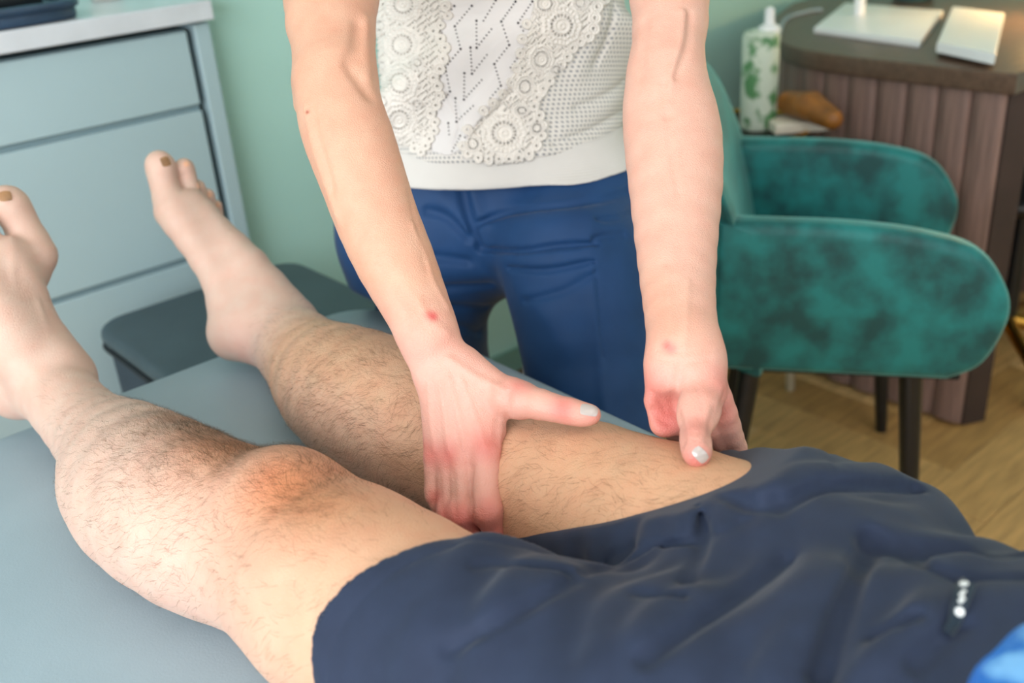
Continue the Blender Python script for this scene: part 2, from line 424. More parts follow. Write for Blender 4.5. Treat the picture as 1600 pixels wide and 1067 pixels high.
# ------------------------------------------------------------------ cabinet run in the niche
sage = mat('sage_lacquer', (166, 191, 199), .45, .01, 3); gapm = mat('gap_grey', (128, 152, 160), .7, .02)
marble = mat('marble_laminate', (208, 214, 222), .3, .05, 9, spec=.5)
cab = empty('drawer_cabinet', (.4, 2.2, 0), 'pale blue grey drawer cabinet with handleless fronts under a marble counter', 'cabinet')
MB().box(-.30, .853, 1.943, 2.49, .10, 1.05).build('body', gapm, cab)
MB().box(-.30, .862, 2.0, 2.49, 0, .10).build('plinth', gapm, cab)
MB().box(.868, .899, 1.925, 2.49, 0, 1.058, .0015).build('side_panel', sage, cab)
for z0, z1 in ((.909, 1.048), (.613, .896), (.32, .600), (.11, .308)):
    for x0, x1 in ((.26, .852), (-.30, .252)):
        MB().box(x0, x1, 1.93, 1.942, z0, z1, .0015).build('drawer_front', sage, cab)
ct = MB().box(-.30, .903, 1.905, 2.495, 1.064, 1.100, .002).build('countertop', marble)
tag(ct, 'pale marble countertop with a square edge on top of the drawer cabinet', 'countertop')
# dark tray with tools on the counter (cut by the frame)
dkb = mat('dark_blue_plastic', (44, 66, 90), .4, .1, 20); lgp = mat('pale_sleeve', (190, 205, 214), .4, .05)
tr = empty('tray', (.60, 2.02, 1.1), 'dark blue tray on the marble counter at the top left corner', 'tray')
c_ = onz(0, 30, 1.103); e_ = onz(122, 14, 1.103)
MB().slab([(x*.5, y*.5) for x, y in [(.34*math.copysign(abs(math.cos(a))**.35, math.cos(a)), .24*math.copysign(abs(math.sin(a))**.35, math.sin(a))) for a in np.linspace(0, 2*math.pi, 48, endpoint=False)]],
          (.50, 2.04, 1.112), (1, 0, 0), (0, 1, 0), (0, 0, 1), .022, .006).build('tray_base', dkb, tr, True)
rim = [(.50+.17*math.copysign(abs(math.cos(a))**.35, math.cos(a)), 2.04+.12*math.copysign(abs(math.sin(a))**.35, math.sin(a)), 1.127) for a in np.linspace(0, 2*math.pi, 49)]
MB().tube(rim, .008, 8, False).build('rim', dkb, tr, True)
pk = MB().slab([(-.06, -.03), (.06, -.03), (.06, .03), (-.06, .03)], (.47, 1.99, 1.13), (1, .1, 0), (-.1, 1, 0), (0, 0, 1), .012, .004).build('sachet', lgp, None, True)
tag(pk, 'pale folded sachet lying in the dark blue tray', 'packet')
pk2 = MB().slab([(-.04, -.03), (.04, -.03), (.04, .03), (-.04, .03)], (.585, 2.03, 1.135), (1, .1, 0), (-.1, 1, 0), (0, 0, 1), .02, .005).build('case', mat('black_plastic', (18, 22, 28), .35), None, True)
tag(pk2, 'small black case at the right end of the dark blue tray', 'case')
cup = MB().lathe((.80, 2.16, 1.101), [(.028, 0), (.034, .01), (.036, .06), (.033, .062), (.031, .012), (.0, .01)]).build('cup', mat('white_ceramic', (235, 235, 230), .25), None, True)
tag(cup, 'white ceramic cup standing on the marble counter near its right end', 'cup')

# ------------------------------------------------------------------ box stool
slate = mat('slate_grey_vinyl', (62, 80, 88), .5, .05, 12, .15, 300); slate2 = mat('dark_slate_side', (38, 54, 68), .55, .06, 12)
st = empty('box_stool', (.74, 1.6, 0), 'dark slate grey box stool with rounded corners at the foot of the table', 'stool')
def rrect(hx, hy, r, n=6):
    out = []
    for cx, cy, a0 in ((hx-r, hy-r, 0), (-hx+r, hy-r, 90), (-hx+r, -hy+r, 180), (hx-r, -hy+r, 270)):
        for k in range(n+1): a = math.radians(a0+90*k/n); out.append((cx+r*math.cos(a), cy+r*math.sin(a)))
    return out
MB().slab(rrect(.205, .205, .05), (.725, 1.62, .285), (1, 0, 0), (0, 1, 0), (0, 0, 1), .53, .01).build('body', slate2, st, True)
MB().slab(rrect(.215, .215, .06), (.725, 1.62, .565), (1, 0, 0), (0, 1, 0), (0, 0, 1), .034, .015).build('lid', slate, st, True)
MB().tube([(.725+p[0], 1.62+p[1], .546) for p in rrect(.213, .213, .06)+rrect(.213, .213, .06)[:1]], .005, 8, False).build('piping', mat('black_piping', (16, 24, 32), .5), st, True)
for sx in (-.16, .16):
    for sy in (-.16, .16): MB().lathe((.725+sx, 1.62+sy, 0), [(.018, 0), (.02, .004), (.02, .024)], 12).build('foot', slate2, st, True)

# ------------------------------------------------------------------ treatment table
vin = mat('grey_blue_vinyl', (148, 167, 179), .42, .025, 6, .12, 420, spec=.4); vin2 = mat('grey_blue_vinyl_side', (128, 150, 163), .45, .03, 6, .12, 420)
tb = empty('treatment_table', (.39, .2, 0), 'padded treatment table in pale grey blue vinyl with rounded corners', 'table')
def rr2(x0, x1, y0, y1, r, n=10):
    cx, cy = (x0+x1)/2, (y0+y1)/2; return [(cx+p[0], cy+p[1]) for p in rrect((x1-x0)/2, (y1-y0)/2, r, n)]
TX0, TX1, TY0, TY1 = -.03, .778, -.78, 1.285
MB().slab(rr2(TX0, TX1, TY0, TY1, .085), (0, 0, ZT-.034), (1, 0, 0), (0, 1, 0), (0, 0, 1), .068, .022, 6).build('mattress', vin, tb, True)
MB().slab(rr2(TX0+.02, TX1-.02, TY0+.02, TY1-.02, .07), (0, 0, ZT-.083), (1, 0, 0), (0, 1, 0), (0, 0, 1), .03, .003, 2).build('board', mat('dark_board', (50, 56, 60), .5), tb, True)
wm = mat('white_metal', (225, 228, 228), .35, .01)
MB().box(.1, .65, -.5, 1.0, ZT-.145, ZT-.098, .004).build('frame', wm, tb)
for y in (-.35, .85):
    MB().box(.30, .45, y-.05, y+.05, .07, ZT-.145, .004).build('leg', wm, tb)
    MB().box(.06, .69, y-.045, y+.045, 0, .07, .01).build('base_bar', wm, tb)
hx = onx(814, 580, .80)
kn = MB().tube([(.776, hx[1], ZT-.07), (.80, hx[1], ZT-.065), (.812, hx[1], ZT-.04), (.812, hx[1]-.0, ZT-.005)], .007, 10).build('side_lever', wm, tb, True); kn['label'] = 'small white lever on the far side'
# ================================================================== PATIENT (lying on the table)
def LN(u1, v1, u2, v2, lift=0.0, zf=.96, scale=1.0):     # outline pair -> axis point resting on the table, radius
    u, v = (u1+u2)/2, (v1+v2)/2; hw = math.hypot(u2-u1, v2-v1)/2; D = 1.0
    for _ in range(8): r = hw*D/F*scale; p = onz(u, v, ZT+lift+r*zf); D = depth(p)
    return p, r
def PX(u, v, D, rpx): return cz(u, v, D), rpx*D/F
skin_m = skin_mat('skin')
far = SDF()
# right leg (far): ankle, calf, knee, thigh
fl = [LN(432, 452, 398, 566, .012), LN(466, 474, 432, 590, .004), LN(512, 500, 470, 642), LN(566, 512, 498, 696), LN(628, 530, 548, 742), LN(700, 566, 612, 782), LN(775, 610, 690, 812), LN(868, 652, 775, 862), LN(965, 668, 868, 915)]
hipF = (np.array([.535, .36, ZT+.093]), .092)
far.chain(fl+[hipF], k=.02)
# calf muscle, knee cap
far.ell(fl[3][0]+np.array([.012, 0, -.016]), (.054, .11, .05), k=.03)
# heel, foot: nodes by picture position and distance
Dh = depth(fl[0][0])
def foot(sd, heel, arch, ball, toes, ank, wid, nrm, k=.014):
    sd.chain(heel, k=.02, flat=None)
    for ch in ank: sd.chain(ch, k=.022)
    for ch in arch: sd.chain(ch, k=.018)
    for t in toes: sd.chain(t, k=.0025)
foot(far,
     [PX(432, 510, Dh-.005, 47), PX(385, 518, Dh+.005, 44), PX(366, 524, Dh+.01, 40)],
     [[PX(372, 500, Dh+.01, 44), PX(344, 438, Dh+.02, 28), PX(300, 372, Dh+.035, 26), PX(272, 330, Dh+.045, 31)],
      [PX(430, 478, Dh+.01, 36), PX(385, 420, Dh+.03, 36), PX(335, 366, Dh+.055, 30), PX(300, 322, Dh+.06, 26)],
      [PX(440, 490, Dh+.04, 34), PX(395, 425, Dh+.07, 30), PX(345, 375, Dh+.10, 22), PX(322, 345, Dh+.11, 20)]],
     None,
     [[PX(270, 325, Dh+.045, 29), PX(257, 292, Dh+.045, 21), PX(251, 262, Dh+.04, 23), PX(249, 256, Dh+.038, 20)],
      [PX(305, 335, Dh+.07, 19), PX(295, 296, Dh+.07, 16.5), PX(289, 266, Dh+.065, 15.5), PX(288, 262, Dh+.06, 14)],
      [PX(318, 345, Dh+.09, 17), PX(312, 312, Dh+.09, 13), PX(309, 292, Dh+.085, 12)],
      [PX(330, 350, Dh+.105, 15), PX(327, 322, Dh+.105, 11.5), PX(325, 305, Dh+.10, 11)],
      [PX(338, 360, Dh+.12, 13), PX(339, 335, Dh+.12, 10), PX(338, 321, Dh+.115, 9.5)]],
     [[PX(455, 500, Dh-.005, 34), PX(405, 470, Dh+.02, 46), PX(372, 450, Dh+.03, 38)]], None, None)
far.ell(cz(418, 512, Dh-.055+.02), (.016, .018, .018), k=.02)          # inner ankle bone
for i, (v, a) in enumerate(((452, .002), (462, .0025), (474, .0025), (487, .002))):
    far.line([cz(316, v, Dh-.02), cz(338, v-2+i, Dh-.035), cz(352, v+3, Dh-.04)], .0016, .0022)
# near (left) leg
near = SDF()
nl = [LN(124, 558, 20, 620, .03), LN(152, 600, 62, 670, .02), LN(196, 632, 100, 722, .006), LN(262, 654, 128, 776), LN(335, 684, 162, 854), LN(404, 712, 236, 924), LN(452, 718, 330, 964), LN(512, 738, 405, 1004), LN(590, 762, 462, 1066), LN(680, 808, 535, 1130)]
hipN = (np.array([.345, .33, ZT+.085]), .086)
near.chain(nl+[hipN], k=.02)
near.ell(nl[4][0]+np.array([-.02, .02, -.012]), (.058, .12, .05), k=.03)
near.ell(cz(440, 775, depth(nl[6][0])-.05), (.05, .05, .04), k=.025)       # knee cap
near.line([cz(352, 762, .93), cz(358, 820, .92), cz(378, 900, .90), cz(382, 960, .88)], .007, .014)
Dn = depth(nl[0][0])
foot(near,
     [PX(75, 600, Dn, 50), PX(30, 612, Dn+.01, 42), PX(8, 592, Dn+.02, 42)],
     [[PX(20, 590, Dn+.01, 48), PX(10, 520, Dn+.02, 36), PX(28, 455, Dn+.03, 34), PX(50, 402, Dn+.035, 36)],
      [PX(68, 575, Dn, 44), PX(40, 500, Dn, 44), PX(24, 440, Dn, 38), PX(10, 400, Dn+.0, 32)],
      [PX(40, 560, Dn-.03, 44), PX(0, 490, Dn-.03, 44), PX(-28, 440, Dn-.03, 32), PX(-42, 400, Dn-.03, 26)]],
     None,
     [[PX(52, 398, Dn+.035, 36), PX(34, 352, Dn+.03, 26), PX(16, 322, Dn+.02, 29), PX(8, 316, Dn+.015, 25)],
      [PX(2, 405, Dn, 24), PX(-18, 372, Dn-.005, 18), PX(-32, 345, Dn-.01, 17)],
      [PX(-24, 420, Dn-.015, 21), PX(-44, 388, Dn-.02, 16), PX(-55, 368, Dn-.02, 15)],
      [PX(-45, 435, Dn-.025, 19), PX(-64, 408, Dn-.03, 14), PX(-74, 392, Dn-.03, 13)],
      [PX(-60, 455, Dn-.03, 17), PX(-80, 432, Dn-.04, 12), PX(-88, 420, Dn-.04, 12)]],
     [[PX(105, 585, Dn, 38), PX(60, 545, Dn-.005, 46), PX(30, 520, Dn-.005, 42)]], None, None)
near.ell(cz(92, 560, Dn-.02), (.02, .02, .02), k=.02)
near.line([cz(62, 470, Dn-.02), cz(72, 520, Dn-.03), cz(92, 580, Dn-.03)], -.0018, .004)
for (a, b, c) in (((18, 350), (20, 430), (30, 500)), ((0, 400), (8, 450), (25, 510))): near.line([cz(*a, Dn-.0), cz(*b, Dn-.03), cz(*c, Dn-.04)], -.0018, .0035)
# pelvis and trunk (mostly under the clothes)
pelvis = SDF()
pelvis.ell((.44, .27, ZT+.088), (.165, .15, .086), k=.03).ell((.44, .08, ZT+.09), (.145, .17, .085), k=.05)
pelvis.ell((.44, -.14, ZT+.10), (.15, .2, .095), k=.06)
trunk = SDF(); trunk.ell((.44, -.26, ZT+.10), (.17, .13, .09), k=.05)
trunk.chain([((.44, -.38, ZT+.12), .06), ((.44, -.44, ZT+.13), .058)], k=.03)
trunk.ell((.44, -.55, ZT+.15), (.078, .115, .098), k=.02)
for s_ in (-1, 1): trunk.chain([((.44+s_*.19, -.28, ZT+.09), .055), ((.44+s_*.245, -.10, ZT+.06), .045), ((.44+s_*.25, -.02, ZT+.05), .04)], k=.03)
trunk.ell((.44, -.56, ZT+.255), (.014, .02, .02), k=.012)
body = SDF(); body.ops = far.ops+near.ops+pelvis.ops+trunk.ops
def on_table(Q, d): return -_smin(-d, Q[..., 2]-(ZT+.0012), .006)
body.fn(on_table)
me, V = body.mesh('person', .0027)
def patient_tone(V):
    c = np.tile(np.array(lin((212, 184, 169)), f32), (len(V), 1))
    def mixc(w, rgb): 
        nonlocal c; w = np.clip(w, 0, 1); c = c*(1-w)+np.array(lin(rgb), f32)*w
    y = V[:, 1:2]; up = np.clip((V[:, 2:3]-ZT-.02)/.12, 0, 1)
    mixc(np.clip((.72-y)/.2, 0, 1)*.75, (214, 168, 134))                 # thighs
    mixc(np.clip((V[:, 0:1]-.40)/.06, 0, 1)*np.clip((1.12-y)/.1, 0, 1)*.8, (212, 168, 134))
    mixc(sphere_w(V, nl[6][0]+np.array([.01, .03, .06]), .05)*.8, (222, 142, 98))
    mixc(sphere_w(V, nl[7][0]+np.array([.02, -.01, .06]), .075)*.8, (196, 132, 90))
    mixc(sphere_w(V, nl[5][0]+np.array([.05, .03, .05]), .06)*.55, (176, 124, 92))
    mixc(sphere_w(V, nl[4][0]+np.array([.05, .0, .05]), .05)*.45, (182, 134, 104))
    mixc(sphere_w(V, fl[4][0]+np.array([.0, .02, .06]), .07)*.45, (192, 146, 112))
    mixc(sphere_w(V, cz(385, 548, Dh-.04), .035)*.5, (238, 190, 176))
    mixc(sphere_w(V, cz(255, 262, Dh), .022)*.4, (240, 196, 176))
    P_, _, _ = near.hit([385, 320, 425, 450, 500, 600], [705, 680, 745, 765, 790, 800])
    for p, r, a, cc in zip(P_, (.03, .035, .03, .035, .04, .05), (.5, .35, .35, .6, .6, .4), ((160, 112, 80), (176, 130, 98), (226, 140, 96), (214, 132, 86), (194, 130, 84), (206, 150, 108))): mixc(sphere_w(V, p, r)*a, cc)
    return c
paint(me, patient_tone(V))
patient = link('person', me, skin_m)
tag(patient, 'person lying on their back on the grey table with bare hairy legs, in navy shorts', 'person')

# toenails
nail_bare = mat('toenail', (222, 170, 140), .3, .04)
nail_dark = mat('toenail_dark', (150, 112, 78), .4, .2, 60)
def nail(parent, sd, u, v, D, along, wid, ln, m, name='nail', lift=.0007, label=None, lat=None):
    p, D_, _ = sd.hit(u, v, D-.12, D+.2); p = p[0]; n = sd.grad(p[None])[0].astype(float)
    a = np.asarray(along, float); a -= n*(a@n); a /= np.linalg.norm(a); b = np.cross(n, a)
    Vn = []; Fn = []; nu, nv = 9, 9
    for i in range(nu):
        for j in range(nv):
            x = -1+2*i/(nu-1); y = -1+2*j/(nv-1)
            wx = wid/2*x*(1-.12*abs(y)**4); q = p+a*(ln/2*y*(1-.12*x*x))+b*wx
            Vn.append(q)
    Q = np.array(Vn); 
    for _ in range(3):
        d = sd.ev(Q); g = sd.grad(Q); Q = Q-g*d[:, None]
    g = sd.grad(Q); top = Q+g*lift; bot = Q-g*.001
    for i in range(nu-1):
        for j in range(nv-1): a0 = i*nv+j; Fn.append((a0, a0+nv, a0+nv+1, a0+1))
    N0 = nu*nv; Fb = [tuple(i+N0 for i in f[::-1]) for f in Fn]
    rim = [i*nv for i in range(nu)]+[(nu-1)*nv+j for j in range(1, nv)]+[i*nv+nv-1 for i in range(nu-2, -1, -1)]+[j for j in range(nv-2, 0, -1)]
    Fr = [(rim[k], rim[(k+1) % len(rim)], rim[(k+1) % len(rim)]+N0, rim[k]+N0) for k in range(len(rim))]
    mb = MB(); mb.add(np.concatenate([top, bot]), Fn+Fb+Fr); o = mb.build(name, m, parent, True)
    if label: o['label'] = label
    return o
UPW = np.array([0, 0, 1.0])
nail(patient, far, 259, 252, Dh+.04, UPW, .014, .014, nail_dark, 'toenail', label='brownish big toenail')
for (u, v, D) in ((291, 256, .065), (311, 290, .085), (327, 304, .10), (340, 320, .115)):
    nail(patient, far, u, v, Dh+D, UPW, .008, .008, nail_bare, 'toenail')
nail(patient, near, 8, 306, Dn, UPW, .015, .014, nail_dark, 'toenail')
for (u, v, D) in ((-32, 335, -.01), (-55, 360, -.02), (-74, 386, -.03), (-88, 415, -.04)):
    nail(patient, near, u, v, Dn+D, UPW, .009, .009, nail_bare, 'toenail')

# leg hair: short curved ribbons growing from the skin
hair_m = mat('body_hair', (94, 64, 38), .5, .25, 30); hair_m.node_tree.nodes['Principled BSDF'].inputs['Specular IOR Level'].default_value = .3
def grow_hair(me, V, n, dens, name, parent, m, length=(.010, .023), flow=None, width=.00009):
    nor = np.zeros(len(V)*3, f32); me.vertices.foreach_get('normal', nor); nor = nor.reshape(-1, 3)
    w = dens(V, nor); w = np.clip(w, 0, None); cs = np.cumsum(w); idx = np.searchsorted(cs, rng.random(n)*cs[-1]); idx = np.minimum(idx, len(V)-1)
    P = V[idx]+rng.normal(0, .0009, (n, 3)).astype(f32); Nn = nor[idx]; fdir = flow(P, Nn)+rng.normal(0, .26, (n, 3))+.35*np.stack([np.sin(P[:, 1]*70+P[:, 0]*40), np.sin(P[:, 0]*90+P[:, 2]*60), np.sin(P[:, 1]*55-P[:, 2]*80)], 1)
    fdir -= Nn*np.sum(fdir*Nn, 1)[:, None]; fdir /= np.linalg.norm(fdir, axis=1)[:, None]+1e-9
    side = np.cross(Nn, fdir); L = rng.uniform(*length, n)*(.55+.45*rng.random(n)); K = 5; curl = rng.normal(0, .55, n)
    Vs = []; 
    for k in range(K):
        t = k/(K-1)
        off = fdir*(L*t)[:, None]+side*(L*curl*t*t)[:, None]+Nn*(L*(.42*t-.30*t*t)+.0000)[:, None]
        wd = width*(1-.75*t)
        q = P-Nn*.0004+off; Vs += [q-side*wd+0*Nn, q+side*wd]
    A = np.stack(Vs, 1).reshape(-1, 3); base = (np.arange(n)*2*K)[:, None]
    Q = np.concatenate([base+np.array([[2*k, 2*k+1, 2*k+3, 2*k+2]]) for k in range(K-1)])
    o = link(name, quadmesh(name, A, Q), m, parent, False); o['kind'] = 'stuff'; return o
hp_, _, _ = near.hit([385, 330, 270, 470, 505], [702, 678, 656, 745, 775])
def dens(V, N):
    w = np.zeros(len(V), f32)
    y, x, z = V[:, 1], V[:, 0], V[:, 2]
    leg = (y > .38) & (y < 1.2) & (z < ZT+.19)
    w[leg] = 1.0
    w *= np.clip((1.16-y)/.12, 0, 1)
    nearL = x < .40
    w *= np.where(nearL, np.where(y < .62, .25, .40+np.clip((x-.27)/.05, 0, 1)*.5), .8)
    for p, r, a in ((nl[7][0]+[.03, 0, .06], .06, 2.2), (nl[5][0]+[.05, .02, .04], .075, 4.5), (nl[4][0]+[.05, 0, .03], .06, 3.0), (nl[3][0]+[.05, 0, .03], .06, 1.8),
                    (hp_[0], .035, 9.0), (hp_[1], .04, 7.0), (hp_[2], .04, 4.0), (hp_[3], .035, 3.0), (hp_[4], .035, 3.0), (fl[4][0]+[0, 0, .06], .09, 1.5), (fl[6][0]+[-.06, 0, -.02], .06, 2.0)):
        w += a*np.exp(-np.sum((V-np.array(p, f32))**2, 1)/(r*r))*leg
    w *= (N[:, 2] > -.6)
    return w
grow_hair(me, V, 26000, dens, 'leg_hair', patient, hair_m, flow=lambda P, N: np.tile(np.array([-.35, .55, -.35]), (len(P), 1)))

# shorts ------------------------------------------------------------
nav = cloth_mat('navy_cotton', (38, 48, 70), .78, 1100, .35, .05, .12, 40)
def leg_cloth(sd, nodes, grow, planepts, inward):
    sd.chain([(p, r+g) for (p, r), g in zip(nodes, grow)], k=.03, kin=.03)
cl = SDF()
pn = [near.hit(*q)[0][0] for q in ((512, 1062), (574, 912), (705, 858))]
pf = [far.hit(*q)[0][0] for q in ((850, 832), (1045, 790), (1176, 727))]
def hem_plane(pts, hip):
    n = np.cross(pts[1]-pts[0], pts[2]-pts[0]); n /= np.linalg.norm(n)
    c = sum(pts)/3
    if (hip-c)@n > 0: n = -n                            # plane normal points out of the shorts
    return c, n
cn, nn = hem_plane(pn, hipN[0]); cf, nf = hem_plane(pf, hipF[0])
A1 = SDF(); A1.chain([(nl[8][0], nl[8][1]+.006), (nl[9][0]+[0, 0, .0], nl[9][1]+.009), (hipN[0], .102)], k=.02, kin=.03); pass
B1 = SDF(); B1.chain([(fl[7][0], fl[7][1]+.005), (fl[8][0], fl[8][1]+.007), (hipF[0]+[.01, 0, .0], .106)], k=.02, kin=.03); pass
C1 = SDF(); C1.ell((.44, .255, ZT+.092), (.205, .165, .104), k=.03).ell((.46, .14, ZT+.10), (.208, .15, .122), k=.04)
C1.ell((.635, .315, ZT+.086), (.062, .065, .078), k=.04)
def hems(Q):                                           # one hem surface: near-leg plane turning into far-leg plane
    w = np.clip((Q[..., 0]-.41)/.05, 0, 1); w = w*w*(3-2*w)
    return (1-w)*((Q-cn.astype(f32))@nn.astype(f32))+w*((Q-cf.astype(f32))@nf.astype(f32))
fd = onz(1294, 907, .86)-onz(1075, 1060, .86); fd /= np.linalg.norm(fd); fp = np.cross(fd, UPW)
def shorts_base(Q, d):
    b = _smin(_smin(A1.ev(Q), B1.ev(Q), .035), C1.ev(Q), .04); s_ = Q@fp.astype(f32); t_ = Q@fd.astype(f32)
    return b+(.0022*np.sin(s_*95+2.2*np.sin(t_*19)+1.5*np.sin(s_*31))+.0012*np.sin(s_*190+t_*35+2*np.sin(t_*41))).astype(f32)
cl.ops.append(('f', None, None, shorts_base))
sh0 = cl.copy()
def folds(sd, base, items):                            # all creases of a garment, laid on its surface in one pass
    S_ = [spline([np.array(q, float) for q in px], 3) for px, _, _ in items]; A_ = np.array([q for x in S_ for q in x]); P, D, ok = base.hit(A_[:, 0], A_[:, 1]); k = 0
    for x, (_, amp, w) in zip(S_, items):
        p = P[k:k+len(x)][ok[k:k+len(x)]]; k += len(x)
        if len(p) > 1: sd.line(p, amp*(1.9 if amp > 0 else 1.1), w*(.66 if amp > 0 else 1.7))
folds(cl, sh0, (
    ([(1430, 765), (1294, 763), (1215, 794)], .006, .008), ([(1425, 745), (1300, 744), (1200, 760)], -.006, .011),
    ([(1092, 800), (1099, 842), (1073, 907)], .007, .007), ([(1050, 775), (1066, 830), (1030, 870)], -.006, .012),
    ([(1365, 845), (1322, 942), (1280, 1060)], .010, .010), ([(1310, 860), (1262, 950), (1215, 1060)], -.008, .016),
    ([(913, 896), (1000, 868), (1088, 846)], .004, .006), ([(905, 872), (1000, 842), (1080, 815)], -.004, .010),
    ([(1359, 851), (1450, 862), (1590, 855)], .008, .012), ([(1350, 815), (1450, 812), (1560, 820)], -.006, .014),
    ([(1416, 868), (1460, 890), (1508, 907)], .005, .007), ([(1110, 762), (1171, 788), (1215, 782)], .006, .008),
    ([(1372, 1004), (1400, 985), (1430, 965)], .005, .007), ([(1504, 907), (1560, 900), (1600, 899)], .005, .007),
    ([(996, 925), (1066, 934)], .004, .006), ([(700, 1016), (800, 962), (900, 906)], .004, .007), ([(690, 985), (790, 930), (880, 890)], -.004, .012),
    ([(744, 884), (800, 880), (890, 896)], .004, .006), ([(1080, 1050), (1180, 975), (1290, 905)], -.006, .014), ([(1010, 1030), (1120, 960), (1230, 880)], .004, .010),
    ([(900, 1060), (1010, 985), (1090, 930)], -.004, .012), ([(1430, 1040), (1470, 1000), (1500, 975)], .005, .008),
    ([(1450, 920), (1430, 960), (1380, 1020)], -.005, .012), ([(1180, 1050), (1240, 1010)], .004, .008),
    ([(1150, 745), (1100, 770), (1075, 800)], -.005, .008)))
# hem fold line
for pl, ref, off in (((cn, nn), A1, .012), ((cf, nf), B1, .012)):
    pass
def hem_stitch(Q, d):
    g = hems(Q)+.016; return d+(.0020*np.exp(-(g/.0018)**2)).astype(f32)
cl.ops.append(('f', None, None, hem_stitch))
inner = SDF(); inner.ops = far.ops+near.ops
def cover(Q, d):                                       # cloth never sinks into the thighs inside the hems
    m = (np.abs(d) < .03) & (Q[..., 1] < .72)
    if m.any(): d = d.copy(); d[m] = _smin(d[m], inner.ev(Q[m])-.006, .006)
    return -_smin(-d, -hems(Q), .003)
cl.fn(cover)
def table_clip(Q, d): return np.maximum(d, (ZT+.001)-Q[..., 2])
cl.ops.append(('f', None, None, table_clip))
sme, sV = cl.mesh('shorts', .0026, lo=(.12, -.02, ZT-.02), hi=(.80, .75, ZT+.26))
shorts = link('shorts', sme, nav, patient)
# woven tab with pale lettering on the shorts
tabm = cloth_mat('woven_tab', (28, 44, 58), .6, 1500, .2); wht = mat('white_embroidery', (225, 230, 232), .6, .03)
def patch(name, m, sd, px, off, thick, parent, n=10, label=None):
    (a, b, c, d) = [np.array(p, float) for p in px]; V = []; 
    uv = np.array([a*(1-s)*(1-t)+b*s*(1-t)+c*s*t+d*(1-s)*t for s in np.linspace(0, 1, n) for t in np.linspace(0, 1, n)])
    P, _, _ = sd.hit(uv[:, 0], uv[:, 1]); g = sd.grad(P); top = P+g*(off+thick); bot = P+g*off
    Fq = [(i*n+j, i*n+n+j, i*n+n+j+1, i*n+j+1) for i in range(n-1) for j in range(n-1)]
    rim = [i*n for i in range(n)]+[(n-1)*n+j for j in range(1, n)]+[i*n+n-1 for i in range(n-2, -1, -1)]+[j for j in range(n-2, 0, -1)]
    N0 = n*n; mb = MB(); mb.add(np.concatenate([top, bot]), Fq+[tuple(i+N0 for i in f) for f in Fq]+[(rim[k], rim[(k+1) % len(rim)], rim[(k+1) % len(rim)]+N0, rim[k]+N0) for k in range(len(rim))])
    o = mb.build(name, m, parent, True)
    if label: o['label'] = label
    return o
tab = patch('brand_tab', tabm, cl, [(1503, 910), (1524, 924), (1492, 1003), (1466, 985)], .003, .0014, shorts, label='dark woven tab with white lettering')
mbx = MB()
for (u, v, r) in ((1508.5, 924, 7), (1506.5, 935, 3.5), (1502, 940, 4), (1504, 946, 3.5), (1499, 949, 3.8), (1494.5, 959, 7)):
    P, D, _ = cl.hit(u, v); g = cl.grad(P)[0].astype(float); rr = r*D[0]/F; P = P[0]+g*.0048
    a = np.cross(g, [0, 0, 1.0]); a /= np.linalg.norm(a); b = np.cross(g, a); n = 14
    ring = [P+a*rr*math.cos(t)+b*rr*math.sin(t) for t in np.linspace(0, 2*math.pi, n, endpoint=False)]
    mbx.add(ring+[q+g*.0005 for q in ring], [tuple(range(n)), tuple(range(2*n-1, n-1, -1))]+[(k, (k+1) % n, n+(k+1) % n, n+k) for k in range(n)])
mbx.build('lettering', wht, shorts)
# shirt of the patient
blue = mat('bright_blue_cloth', (10, 120, 225), .35, .12, 30, sheen=.1)
def cloudy(m, c2, scale, lo, hi):
    nt = m.node_tree; N = nt.nodes; rp = [n for n in N if n.type == 'VALTORGB'][0]; rp.color_ramp.elements[0].position = lo; rp.color_ramp.elements[1].position = hi
    rp.color_ramp.elements[1].color = (*lin(c2), 1); [n for n in N if n.type == 'TEX_NOISE'][0].inputs['Scale'].default_value = scale
cloudy(blue, (120, 185, 245), 22, .48, .60)  # pale patches are reflections painted into the cloth colour
ts = SDF(); ts.ell((.44, .06, ZT+.118), (.195, .17, .125), k=.03).ell((.44, -.16, ZT+.11), (.195, .22, .12), k=.05)
for s_ in (-1, 1): ts.chain([((.44+s_*.17, -.28, ZT+.09), .068), ((.44+s_*.235, -.14, ZT+.065), .062)], k=.03)
hp = onz(1522, 1003, .87); ts.plane((hp[0], hp[1]+.0, hp[2]), (-.30, 1, .1), .004)
ts.ops.append(('f', None, None, table_clip))
tme, _ = ts.mesh('shirt', .004); tshirt = link('shirt', tme, blue, patient); tshirt['label'] = 'bright blue shirt'
hr = SDF(); hr.ell((.44, -.585, ZT+.145), (.086, .115, .098), k=.01); hr.fn(lambda Q, d: np.maximum(d, (Q[..., 1]+.60)*.9-(.20-(Q[..., 2]-ZT))*.35))
hme, _ = hr.mesh('hair', .005); link('hair', hme, mat('brown_hair', (70, 50, 36), .5, .2, 40), patient)
# ================================================================== THERAPIST (standing behind the table)
def CH(*n): return [PX(*q) for q in n]
def pair(u1, v1, u2, v2, D): return PX((u1+u2)/2, (v1+v2)/2, D, math.hypot(u2-u1, v2-v1)/2)
NF = np.array([-.66, -.75, 0.]); NF /= np.linalg.norm(NF)
fv = (VIEW, .78); hv = (VIEW, .62)
th = SDF()
